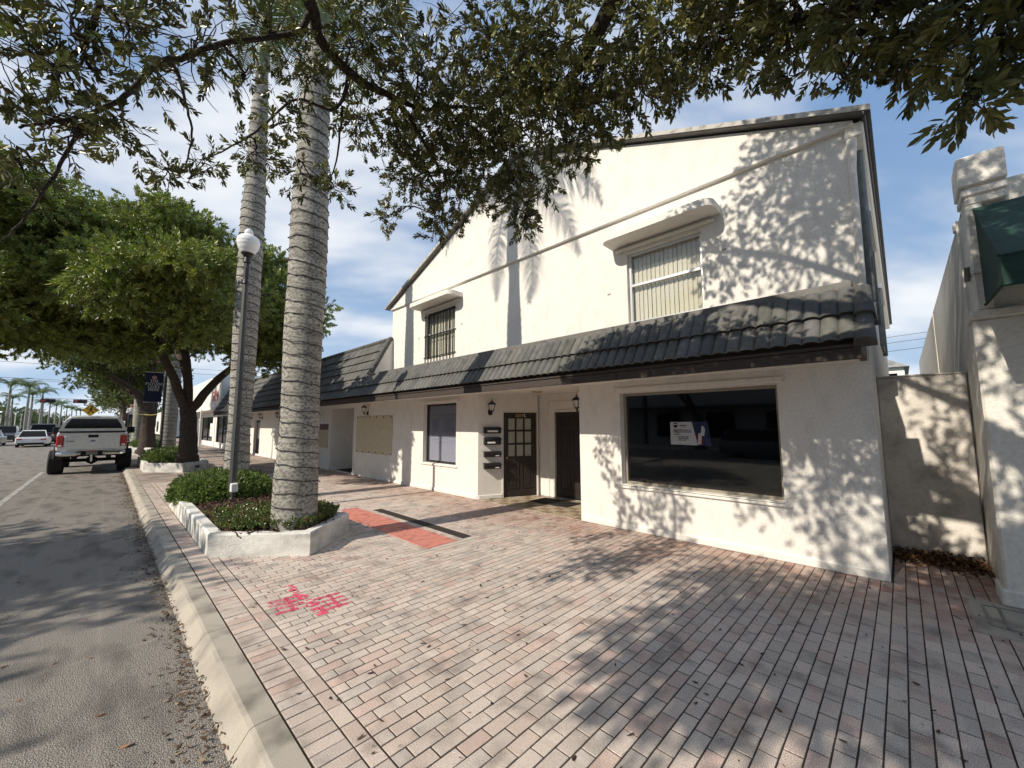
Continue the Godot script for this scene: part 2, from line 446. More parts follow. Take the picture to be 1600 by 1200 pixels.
const OAK_LIMBS = [[[0.75,3.4,4.5,0.15],[0.3,4.8,4.3,0.11],[-0.979,4.793,3.986,0.075],[-1.247,4.783,3.93,0.06],[-1.467,4.744,3.836,0.055],[-1.682,4.69,3.741,0.045],[-1.87,4.692,3.708,0.03],[-2.108,4.803,3.678,0.02]],[[0.75,3.4,4.5,0.16],[0.2,5.2,4.9,0.12],[-1.2,6.3,5.1,0.1],[-2.2,6.6,5.0,0.09],[-2.959,5.333,5.415,0.058],[-3.244,5.181,5.286,0.048],[-3.376,5.082,5.156,0.043],[-3.444,5.025,4.808,0.039],[-3.421,5.047,4.491,0.031],[-3.447,4.96,4.255,0.023],[-3.542,4.809,3.953,0.019],[-3.625,4.694,3.719,0.012]],[[-3.222,5.207,5.304,0.031],[-3.289,5.015,5.362,0.022],[-3.342,4.854,5.527,0.02],[-3.378,4.571,5.859,0.019],[-3.431,4.363,6.042,0.019],[-3.454,4.255,6.169,0.017],[-3.533,3.956,6.32,0.016],[-3.54,3.737,6.465,0.014],[-3.577,3.552,6.522,0.011],[-3.68,3.166,6.638,0.009],[-3.734,2.987,6.709,0.006],[-3.759,2.884,6.764,0.004]],[[-3.447,5.031,4.898,0.024],[-3.583,4.903,4.878,0.018],[-3.712,4.785,4.961,0.014],[-3.754,4.756,5.23,0.011],[-3.906,4.527,5.413,0.01],[-4.028,4.381,5.527,0.009],[-4.124,4.174,5.713,0.006],[-4.2,4.068,5.853,0.004]],[[-3.421,5.047,4.491,0.03],[-3.325,5.04,4.181,0.02],[-3.069,5.084,3.879,0.015],[-2.752,5.018,3.532,0.01],[-2.574,4.725,3.227,0.006]],[[-3.432,5.011,4.449,0.025],[-3.609,4.884,4.294,0.018],[-3.712,4.755,3.924,0.013],[-3.81,4.515,3.584,0.009],[-3.981,4.34,3.459,0.005]],[[-3.454,4.255,6.169,0.02],[-3.571,4.344,6.08,0.012],[-3.838,4.301,5.994,0.01],[-4.03,4.175,5.924,0.008],[-4.257,3.972,5.927,0.005]],[[-3.54,3.737,6.465,0.014],[-3.541,3.606,6.615,0.01],[-3.528,3.494,6.728,0.007]],[[0.75,3.4,4.5,0.13],[0.9,4.2,3.9,0.09],[0.526,3.519,3.872,0.05],[0.305,3.607,3.9,0.04],[0.014,3.752,3.868,0.03],[-0.374,3.982,3.83,0.02],[-0.814,4.213,3.734,0.012]],[[0.75,3.4,4.5,0.15],[0.7,5.4,5.0,0.12],[0.2,6.0,7.0,0.09],[-0.6,6.0,9.0,0.06],[-0.4,6.2,10.4,0.03]],[[0.75,3.4,4.5,0.15],[0.3,6.0,4.2,0.12],[-0.6,7.4,3.9,0.08],[-1.0,8.4,3.8,0.04]],[[0.3,6.0,4.2,0.09],[-0.4,6.1,3.7,0.05],[-1.6,6.8,3.5,0.035],[-2.4,7.0,3.4,0.015]],[[0.75,3.4,4.5,0.12],[1.6,5.0,4.4,0.09],[2.2,6.6,5.2,0.05]],[[-3.427,4.107,6.516,0.02],[-3.323,4.257,6.471,0.016],[-3.264,4.416,6.455,0.012]],[[-3.635,4.839,4.872,0.014],[-3.847,4.624,4.808,0.01],[-4.099,4.421,4.764,0.007],[-4.292,4.253,4.85,0.004]]]

# ---------------------------------------------------------------- scene
func _ready():
	rng.seed = 4711
	var cam := Camera3D.new()
	cam.name = "camera"
	add_child(cam)
	cam.position = CAM
	cam.rotation = Vector3(0.10004, 0.774896, -0.00352)
	cam.fov = rad_to_deg(2.0 * atan(600.0 / 619.27))
	cam.near = 0.05
	cam.far = 6000.0
	cam.current = true
	var we := WorldEnvironment.new()
	we.name = "world_environment"
	var env := Environment.new()
	env.background_mode = Environment.BG_SKY
	env.sky = Sky.new()
	env.sky.sky_material = make_sky()
	env.background_energy_multiplier = 1.0
	env.tonemap_mode = Environment.TONE_MAPPER_LINEAR
	env.tonemap_exposure = 1.27
	env.sdfgi_enabled = true
	env.ssao_enabled = true
	env.ssil_enabled = true
	we.environment = env
	add_child(we)
	var sun := DirectionalLight3D.new()
	sun.name = "sun"
	sun.light_energy = 1.3
	sun.light_color = Color(1.0, 0.955, 0.885)
	sun.light_angular_distance = 0.5
	sun.shadow_enabled = true
	add_child(sun)
	sun.look_at_from_position(SUN_TO.normalized() * 50.0, Vector3.ZERO, Vector3.UP)
	make_materials()
	setting()
	print("setting")
	gable_building()
	shop_row()
	neighbour_right()
	across_the_street()
	print("buildings")
	planters()
	palms()
	print("palms")
	overhanging_oak()
	print("oak")
	street_trees()
	print("trees")
	street_furniture()
	vehicles()
	far_street()
	litter()
	print("done")

func make_sky() -> PanoramaSkyMaterial:
	var w := 1536
	var h := 768
	var im := Image.create(w, h, false, Image.FORMAT_RGBF)
	var a := FastNoiseLite.new()
	a.seed = 11
	a.noise_type = FastNoiseLite.TYPE_SIMPLEX_SMOOTH
	a.frequency = 0.55
	a.fractal_octaves = 6
	a.fractal_gain = 0.55
	var b := FastNoiseLite.new()
	b.seed = 5
	b.noise_type = FastNoiseLite.TYPE_SIMPLEX_SMOOTH
	b.frequency = 0.22
	b.fractal_octaves = 3
	var top := Color(0.13, 0.24, 0.45)
	var low := Color(0.40, 0.54, 0.70)
	var white := Color(0.80, 0.81, 0.82)
	for j in h:
		var el := (0.5 - (j + 0.5) / h) * PI
		var y := sin(el)
		for i in w:
			var c: Color
			if y < -0.02:
				c = Color(0.22, 0.21, 0.19)
			else:
				var t := pow(1.0 - clampf(y, 0, 1), 2.6)
				c = top.lerp(low, t)
				var az := (i + 0.5) / w * TAU
				# clouds on a flat layer overhead, drawn out by the wind
				var r := cos(el) / (maxf(y, 0.0) + 0.22)
				var p := Vector2(cos(az), sin(az)) * r
				var q := Vector2(p.x * 0.8 + p.y * 0.6, (-p.x * 0.6 + p.y * 0.8) * 2.2)
				var s := a.get_noise_2d(q.x * 1.3, q.y * 1.3) * 0.5 + 0.5
				var g := b.get_noise_2d(p.x, p.y) * 0.5 + 0.5
				var d := smoothstep(0.40, 0.82, s * 0.72 + g * 0.42)
				d *= 0.85
				c = c.lerp(white, d)
			im.set_pixel(i, j, c)
	var m := PanoramaSkyMaterial.new()
	m.panorama = ImageTexture.create_from_image(im)
	return m

# ---------------------------------------------------------------- ground
func brick_mesh(b: MB, lx: float, lz: float, h: float, c := 0.002):
	var x := lx * 0.5
	var z := lz * 0.5
	var t := [Vector3(-x + c, h, -z + c), Vector3(x - c, h, -z + c), Vector3(x - c, h, z - c), Vector3(-x + c, h, z - c)]
	var e := [Vector3(-x, h - c, -z), Vector3(x, h - c, -z), Vector3(x, h - c, z), Vector3(-x, h - c, z)]
	b.quad(t[3], t[2], t[1], t[0])
	for k in 4:
		var l := (k + 1) % 4
		b.quad(e[l], e[k], t[k], t[l])
		b.quad(e[l] - Vector3(0, 0.02, 0), e[k] - Vector3(0, 0.02, 0), e[k], e[l])

func paver_tone(x: float, z: float, pat: FastNoiseLite) -> Color:
	var r := rng.randf()
	var worn := clampf(z * 0.6 + pat.get_noise_2d(x * 0.6, z * 0.6) * 0.7, 0.0, 1.0)
	var c := Vector3(0.80, 0.685, 0.60)
	if r < 0.14: c = Vector3(0.70, 0.62, 0.55)
	elif r < 0.38: c = Vector3(0.79, 0.645, 0.56)
	elif r < 0.44: c = Vector3(0.75, 0.575, 0.50)
	elif r < 0.56: c = Vector3(0.74, 0.64, 0.565)
	var fresh := Vector3(0.54, 0.33, 0.27) if rng.randf() < 0.55 else Vector3(0.6, 0.44, 0.37)
	c = c.lerp(fresh, (1.0 - worn) * rng.randf_range(0.5, 1.0))
	c *= rng.randf_range(0.9, 1.08)
	return Color(c.x, c.y, c.z)

func seen(p: Vector3, cb: Basis) -> float:
	var d := (p - CAM) * cb   # transposed basis: into camera axes
	if d.z > -0.3: return 1e9
	var sx: float = d.x / -d.z
	var sy: float = d.y / -d.z
	if absf(sx) > 1.32 or absf(sy) > 1.0: return 1e9
	return d.length()

func setting():
	var g := structure("ground")
	var b := MB.new()
	b.quad(Vector3(-3000, -0.3, 3000), Vector3(3000, -0.3, 3000), Vector3(3000, -0.3, -3000), Vector3(-3000, -0.3, -3000))
	part(g, "earth", b, mats.grass_far)
	var road := structure("road")
	b = MB.new()
	var z0 := 5.58
	for k in 14:
		var x0 := -320.0 + k * 30.0
		b.quad(Vector3(x0, ROAD_Y, 20.4), Vector3(x0 + 30, ROAD_Y, 20.4), Vector3(x0 + 30, ROAD_Y, z0), Vector3(x0, ROAD_Y, z0))
	part(road, "asphalt_surface", b, mats.asphalt)
	b = MB.new()
	b.box(Vector3(-25.5, ROAD_Y + 0.001, 7.88), Vector3(6, ROAD_Y + 0.005, 8.0))
	part(road, "edge_line", b, mats.road_paint)
	for k in 12:
		b = MB.new()
		b.box(Vector3(-8.0 - k * 12.0, ROAD_Y + 0.001, 12.6), Vector3(-5.0 - k * 12.0, ROAD_Y + 0.005, 12.72))
		part(road, "lane_dash", b, mats.road_paint)
	for k in 2:
		b = MB.new()
		b.box(Vector3(-90.0, ROAD_Y + 0.001, 5.9), Vector3(-89.4, ROAD_Y + 0.005, 20.0))
		b.xf.origin.x = k * 4.0
		part(road, "crossing_line", b, mats.road_paint)
	# kerb: one stone after another
	var kerb := structure("kerb")
	var pat := FastNoiseLite.new()
	pat.seed = 3
	pat.frequency = 0.9
	var x := 3.2
	while x > -70.0:
		var l := 1.52 if x > -30 else 6.0
		b = MB.new()
		var cuts := 8 if x > -12 else 1
		for k in cuts:
			var rings := []
			for e in 2:
				var xx: float = x - l * (k + e) / cuts
				if e == 1 and k == cuts - 1: xx += 0.006
				var j := pat.get_noise_1d(xx * 1.6) * 0.003
				rings.append([Vector3(xx, -0.3, 5.385), Vector3(xx, -0.3, 5.64), Vector3(xx, ROAD_Y + 0.01, 5.635), Vector3(xx, -0.085, 5.60 + j), Vector3(xx, -0.028, 5.558 + j), Vector3(xx, -0.010, 5.545 + j), Vector3(xx, 0.0, 5.52 + j), Vector3(xx, 0.0, 5.385)])
			b.loft(rings, k == 0 or k == cuts - 1)
		part(kerb, "kerb_stone", b, mats.concrete)
		x -= l
	# pavement
	var walk := structure("pavement")
	b = MB.new()
	b.box(Vector3(-16.6, -0.25, -1.6), Vector3(4.0, -0.005, 5.375))
	part(walk, "joint_bed", b, mats.joint_sand)
	b = MB.new()
	b.box(Vector3(-70.0, -0.25, -1.0), Vector3(-16.604, -0.004, 5.375))
	part(walk, "far_paving", b, mats.paver_far)
	var cb := Basis.from_euler(Vector3(0.10004, 0.774896, -0.00352))
	var list := []   # [distance, centre, length x, length z]
	var px := 3.9
	while px > -16.5:
		list.append([0, Vector3(px - 0.05, 0, 5.274), 0.092, 0.193])
		px -= 0.1
	px = 3.9
	while px > -16.5:
		list.append([0, Vector3(px - 0.1, 0, 5.12), 0.192, 0.093])
		px -= 0.2
	px = 3.9
	var row := 0
	while px > -16.5:
		var zz := 5.066
		var first := true
		while zz > (-1.25 if px < 0.72 and px > -0.15 else -0.02):
			var lz := 0.192
			if first and row % 2 == 1: lz = 0.096
			first = false
			var cz := zz - lz * 0.5
			var cx := px - 0.05
			zz -= lz
			if cx > -8.4 and cx < -5.1 and cz > 2.5 and cz < 2.78: continue
			if cx > 0.4 and cz < 0.8 and cz > 0.05: continue
			if cx > -11.8 and cx < -6.6 and cz > 3.5 and cz < 4.9: continue
			list.append([0, Vector3(cx, 0, cz), 0.0905, lz - 0.010])
		px -= 0.1
		row += 1
	for q in list:
		q[0] = seen(q[1], cb)
	list.sort_custom(func(p, r): return p[0] < r[0])
	var field := MB.new()
	var shared := {}
	for i in list.size():
		var p: Vector3 = list[i][1]
		var tone := paver_tone(p.x, p.z, pat)
		if p.z > 5.07: tone = tone * Color(0.96, 0.95, 0.95)
		var tilt := Basis.from_euler(Vector3(rng.randfn(0, 0.006), rng.randfn(0, 0.008), rng.randfn(0, 0.006)))
		var at := Transform3D(tilt, p + Vector3(0, rng.randf_range(-0.002, 0.001), 0))
		if i < 300:
			var key := "%d_%d_%d" % [roundi(list[i][2] * 1000), roundi(list[i][3] * 1000), i % 18]
			if not shared.has(key):
				var s := MB.new()
				s.col = tone
				brick_mesh(s, list[i][2], list[i][3], 0.0)
				shared[key] = s.mesh(mats.paver)
			inst(walk, "brick", shared[key], at)
		else:
			field.col = tone
			field.xf = at
			brick_mesh(field, list[i][2], list[i][3], 0.0)
	part(walk, "brick_field", field, mats.paver, "", "stuff")
	# red concrete pad and dark drain channel
	b = MB.new()
	b.box(Vector3(-8.5, -0.2, 2.36), Vector3(-5.0, 0.006, 2.91), 0.004)
	part(walk, "red_concrete_pad", b, mats.red_pad)
	b = MB.new()
	b.box(Vector3(-8.0, -0.2, 2.05), Vector3(-5.03, 0.005, 2.23), 0.004)
	part(walk, "drain_cover", b, mats.drain)
	b = MB.new()
	b.box(Vector3(0.335, -0.2, -0.02), Vector3(4.0, 0.006, 0.925), 0.005)
	part(walk, "concrete_slab", b, mats.concrete)
	for q in [[0.42, 0.14, 0.44, 0.72], [0.52, 0.14, 0.54, 0.72], [0.44, 0.14, 1.4, 0.16], [0.44, 0.70, 1.4, 0.72]]:
		b = MB.new()
		b.box(Vector3(q[0], 0.0, q[1]), Vector3(q[2], 0.011, q[3]))
		part(walk, "hatch_frame", b, mats.grey_metal)
	# sprayed utility mark: one long stroke with two hatched blocks
	var strokes := [[-5.0, 4.72, -4.02, 4.70, 0.05]]
	for q in [[-4.66, 4.86], [-4.42, 4.52]]:
		for k in 4:
			strokes.append([q[0] + k * 0.105, q[1] + 0.14 + 0.02 * (k % 2), q[0] + 0.02 + k * 0.105, q[1] - 0.12, 0.028])
		strokes.append([q[0] - 0.02, q[1] - 0.02, q[0] + 0.36, q[1] + 0.01, 0.02])
	for s in strokes:
		b = MB.new()
		var from := Vector3(s[0], 0.0, s[1])
		var to := Vector3(s[2], 0.0, s[3])
		var side := (to - from).normalized().cross(Vector3.UP)
		var steps := 44
		for k in steps:
			if rng.randf() < 0.16: continue
			var a0 := from.lerp(to, float(k) / steps)
			var a1 := from.lerp(to, (k + 1.0) / steps)
			for e in 5:
				if rng.randf() < 0.14 + 0.16 * absf(e - 2.0): continue
				var w0: float = s[4] * (e - 2.5) / 2.5 + rng.randf_range(-0.004, 0.004)
				var w1: float = s[4] * (e - 1.5) / 2.5 + rng.randf_range(-0.004, 0.004)
				b.quad(a0 + side * w1 + Vector3(0, 0.0035, 0), a0 + side * w0 + Vector3(0, 0.0035, 0), a1 + side * w0 + Vector3(0, 0.0035, 0), a1 + side * w1 + Vector3(0, 0.0035, 0))
		part(walk, "spray_stroke", b, mats.spray_paint, "", "stuff")
	# far side of the street
	b = MB.new()
	b.box(Vector3(-320, -0.3, 20.4), Vector3(100, 0.0, 26.0))
	part(structure("far_pavement"), "slab", b, mats.concrete)

# ---------------------------------------------------------------- buildings
# a wall in the plane z = front, with rectangular openings [x0, y0, x1, y1] and their reveals
func holed_wall(b: MB, x0: float, x1: float, y0: float, y1: float, front: float, thick: float, holes: Array):
	var xs := [x0, x1]
	var ys := [y0, y1]
	for h in holes:
		for k in [0, 2]:
			if h[k] > x0 and h[k] < x1: xs.append(h[k])
		for k in [1, 3]:
			if h[k] > y0 and h[k] < y1: ys.append(h[k])
	xs.sort(); ys.sort()
	for i in xs.size() - 1:
		for j in ys.size() - 1:
			if xs[i + 1] - xs[i] < 1e-5 or ys[j + 1] - ys[j] < 1e-5: continue
			var mx: float = (xs[i] + xs[i + 1]) / 2.0
			var my: float = (ys[j] + ys[j + 1]) / 2.0
			var open := false
			for h in holes:
				if mx > h[0] and mx < h[2] and my > h[1] and my < h[3]: open = true
			if open: continue
			var a := Vector3(xs[i], ys[j], front)
			var d := Vector3(xs[i + 1], ys[j + 1], front)
			b.quad(a, Vector3(d.x, a.y, front), d, Vector3(a.x, d.y, front))
			var q := Vector3(0, 0, -thick)
			b.quad(Vector3(d.x, a.y, front) + q, a + q, Vector3(a.x, d.y, front) + q, d + q)
	for h in holes:
		var f := front
		var k := front - thick
		b.quad(Vector3(h[0], h[1], f), Vector3(h[0], h[1], k), Vector3(h[0], h[3], k), Vector3(h[0], h[3], f))
		b.quad(Vector3(h[2], h[1], k), Vector3(h[2], h[1], f), Vector3(h[2], h[3], f), Vector3(h[2], h[3], k))
		b.quad(Vector3(h[0], h[3], f), Vector3(h[0], h[3], k), Vector3(h[2], h[3], k), Vector3(h[2], h[3], f))
		b.quad(Vector3(h[0], h[1], k), Vector3(h[0], h[1], f), Vector3(h[2], h[1], f), Vector3(h[2], h[1], k))
	for e in [[x0, -1.0], [x1, 1.0]]:
		var f := Vector3(e[0], y0, front)
		var k := Vector3(e[0], y0, front - thick)
		var u := Vector3(0, y1 - y0, 0)
		if e[1] > 0: b.quad(f, k, k + u, f + u)
		else: b.quad(k, f, f + u, k + u)
	b.quad(Vector3(x0, y1, front), Vector3(x1, y1, front), Vector3(x1, y1, front - thick), Vector3(x0, y1, front - thick))

# a closed dark room behind a window, open towards +z
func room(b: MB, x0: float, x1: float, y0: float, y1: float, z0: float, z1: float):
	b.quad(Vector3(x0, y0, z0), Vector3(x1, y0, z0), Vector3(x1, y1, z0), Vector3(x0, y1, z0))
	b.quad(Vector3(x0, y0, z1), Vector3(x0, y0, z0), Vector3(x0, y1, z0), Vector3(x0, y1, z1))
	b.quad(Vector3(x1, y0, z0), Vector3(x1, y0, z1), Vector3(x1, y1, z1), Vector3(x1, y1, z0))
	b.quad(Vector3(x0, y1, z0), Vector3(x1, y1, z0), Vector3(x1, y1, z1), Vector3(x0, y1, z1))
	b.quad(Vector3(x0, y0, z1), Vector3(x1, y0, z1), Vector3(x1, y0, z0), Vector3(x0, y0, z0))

func frame(b: MB, x0: float, x1: float, y0: float, y1: float, z: float, w: float, d: float):
	b.box(Vector3(x0, y0, z - d), Vector3(x0 + w, y1, z), 0.004)
	b.box(Vector3(x1 - w, y0, z - d), Vector3(x1, y1, z), 0.004)
	b.box(Vector3(x0 + w, y0, z - d), Vector3(x1 - w, y0 + w, z), 0.004)
	b.box(Vector3(x0 + w, y1 - w, z - d), Vector3(x1 - w, y1, z), 0.004)

# one roof tile with two barrels, 0.3 wide, lying along its slope (local +y up the slope, +z out)
func tile_mesh(tone: Color) -> ArrayMesh:
	var b := MB.new()
	b.col = tone
	var w := 0.298
	var seg := 12
	var up := 0.39
	for i in seg:
		var s0 := float(i) / seg
		var s1 := float(i + 1) / seg
		# two barrels with narrow valleys between them
		var u0 := fposmod(s0 * 2.0, 1.0) * 2.0 - 1.0
		var u1 := u0 + 4.0 / seg
		var h0 := 0.04 * sqrt(maxf(0.0, 1.0 - u0 * u0 * 0.97))
		var h1 := 0.04 * sqrt(maxf(0.0, 1.0 - u1 * u1 * 0.97))
		var n0 := Vector3(u0 * 0.85, 0, sqrt(maxf(0.1, 1.0 - u0 * u0 * 0.75))).normalized()
		var n1 := Vector3(u1 * 0.85, 0, sqrt(maxf(0.1, 1.0 - u1 * u1 * 0.75))).normalized()
		var x0 := -w / 2 + w * s0
		var x1 := -w / 2 + w * s1
		b.squad(Vector3(x0, 0, h0 + 0.050), Vector3(x1, 0, h1 + 0.050), Vector3(x1, up, h1 + 0.002), Vector3(x0, up, h0 + 0.002), n0, n1, n1, n0)
		b.quad(Vector3(x0, 0.004, h0 + 0.034), Vector3(x1, 0.004, h1 + 0.034), Vector3(x1, 0, h1 + 0.050), Vector3(x0, 0, h0 + 0.050))
		b.quad(Vector3(x0, 0.1, h0 + 0.022), Vector3(x1, 0.1, h1 + 0.022), Vector3(x1, 0.004, h1 + 0.034), Vector3(x0, 0.004, h0 + 0.034))
	return b.mesh(mats.roof_tile)

var tile_variants := []

# tiles on the mansard: rows from the eave up, over x0..x1
func lay_tiles(parent: Node3D, x0: float, x1: float, rows: int, loose_from: float):
	var up := Vector3(0, 1.0, -0.555).normalized()
	var out := Vector3(0, 0.555, 1.0).normalized()
	if tile_variants.is_empty():
		for k in 8:
			var t := 0.125 + 0.014 * (k % 4)
			tile_variants.append(tile_mesh(Color(t * 1.0, t * 0.99, t * (0.97 if k < 5 else 0.9))))
	var stuff := MB.new()
	var off := Vector3.ZERO
	var p := parent
	while p != self:
		off += p.position
		p = p.get_parent()
	for r in rows:
		var nx := int(round((x1 - x0) / 0.3))
		for k in nx:
			var x := x1 - 0.15 - k * 0.3
			var at := Vector3(x, 2.575, 1.105) + up * (0.338 * r) - off
			var bs := Basis(Vector3.RIGHT, up, out) * Basis.from_euler(Vector3(rng.randfn(0, 0.004), 0, rng.randfn(0, 0.004)))
			if x > loose_from:
				inst(parent, "roof_tile", tile_variants[rng.randi() % 8], Transform3D(bs, at))
			else:
				var src: ArrayMesh = tile_variants[rng.randi() % 8]
				var arr := src.surface_get_arrays(0)
				var tf := Transform3D(bs, at)
				var vv: PackedVector3Array = arr[Mesh.ARRAY_VERTEX]
				var nn: PackedVector3Array = arr[Mesh.ARRAY_NORMAL]
				for i in vv.size():
					stuff.v.append(tf * vv[i])
					stuff.n.append(bs * nn[i])
				stuff.c.append_array(arr[Mesh.ARRAY_COLOR])
				stuff.uv.append_array(arr[Mesh.ARRAY_TEX_UV])
	if stuff.v.size() > 0:
		part(parent, "far_roof_tiles", stuff, mats.roof_tile, "", "stuff")

func rake_caps(parent: Node3D, x: float, n: int):
	var up := Vector3(0, 1.0, -0.555).normalized()
	var out := Vector3(0, 0.555, 1.0).normalized()
	for r in n:
		var b := world_mb(parent)
		b.col = Color(0.11, 0.11, 0.107)
		var o := Vector3(x, 2.56, 1.10) + up * (0.338 * r - 0.02)
		var rings := []
		for e in 2:
			var ring := []
			var rr := 0.088 if e == 0 else 0.07
			for k in 9:
				var a := PI * k / 8.0
				ring.append(o + up * (0.39 * e) + Vector3(cos(a) * rr, 0, 0) + out * (sin(a) * rr * 0.9 + (0.045 if e == 0 else 0.02)))
			for k in [8, 0]:
				var q: Vector3 = ring[k] - out * 0.08
				ring.append(q)
			rings.append(ring)
		for k in 11:
			var l := (k + 1) % 11
			b.quad(rings[0][l], rings[0][k], rings[1][k], rings[1][l])
		var mid: Vector3 = o
		for k in 11:
			b.tri(mid, rings[0][k], rings[0][(k + 1) % 11])
		part(parent, "rake_cap_tile", b, mats.roof_tile)

# a rounded concrete hood over a window on the wall z = 0
func hood(parent: Node3D, x0: float, x1: float, y: float, reach: float):
	var b := world_mb(parent)
	var pts := PackedVector2Array()
	var r := 0.16
	pts.append(Vector2(x0, 0.0))
	pts.append(Vector2(x1, 0.0))
	for k in 7:
		var a := PI / 2 * k / 6.0
		pts.append(Vector2(x1 - r + cos(a) * r, reach - r + sin(a) * r))
	for k in 7:
		var a := PI / 2 + PI / 2 * k / 6.0
		pts.append(Vector2(x0 + r + cos(a) * r, reach - r + sin(a) * r))
	var keep := b.xf
	b.xf = keep * Transform3D(Basis(Vector3.RIGHT, Vector3.BACK, Vector3.DOWN), Vector3.ZERO)
	b.prism(pts, -(y + 0.11), -y)
	part(parent, "hood", b, mats.stucco)

# panelled door leaf in its own axes: x across from the hinge, y up, front towards +z
func door_leaf(parent: Node3D, xf: Transform3D, w: float, h: float, panes: bool, panels: Array) -> Node3D:
	var leaf := MB.new()
	leaf.xf = xf
	var holes := []
	if panes: holes.append([0.13, 0.98, w - 0.13, h - 0.14])
	holed_wall(leaf, 0.0, w, 0.02, h, 0.0, 0.045, holes)
	var d := part(parent, "door", leaf, mats.door_paint)
	for q in panels:
		var b := MB.new()
		b.xf = xf
		# a moulding round a sunk field
		for e in [[q[0], q[1], q[2], q[1] + 0.03], [q[0], q[3] - 0.03, q[2], q[3]], [q[0], q[1] + 0.03, q[0] + 0.03, q[3] - 0.03], [q[2] - 0.03, q[1] + 0.03, q[2], q[3] - 0.03]]:
			b.box(Vector3(e[0], e[1], -0.002), Vector3(e[2], e[3], 0.013), 0.005)
		b.box(Vector3(q[0] + 0.07, q[1] + 0.07, -0.002), Vector3(q[2] - 0.07, q[3] - 0.07, 0.010), 0.006)
		part(d, "panel", b, mats.door_paint)
	if panes:
		var pw := (w - 0.26 - 0.09) / 3.0
		var ph := (h - 1.12 - 0.09) / 3.0
		for i in 3:
			for j in 3:
				var b := MB.new()
				b.xf = xf
				var x0 := 0.13 + i * (pw + 0.045)
				var y0 := 0.98 + j * (ph + 0.045)
				b.box(Vector3(x0, y0, -0.03), Vector3(x0 + pw, y0 + ph, -0.02))
				part(d, "pane", b, mats.pane_pale)
		for i in 2:
			var b := MB.new()
			b.xf = xf
			var x0 := 0.13 + pw + i * (pw + 0.045)
			b.box(Vector3(x0, 0.98, -0.035), Vector3(x0 + 0.045, h - 0.14, 0.0), 0.006)
			part(d, "glazing_bar", b, mats.door_paint)
			b = MB.new()
			b.xf = xf
			var y0 := 0.98 + ph + i * (ph + 0.045)
			for j in 3:
				var xa := 0.13 + j * (pw + 0.045)
				b.box(Vector3(xa, y0, -0.035), Vector3(xa + pw, y0 + 0.045, -0.002))
			part(d, "glazing_bar", b, mats.door_paint)
	return d

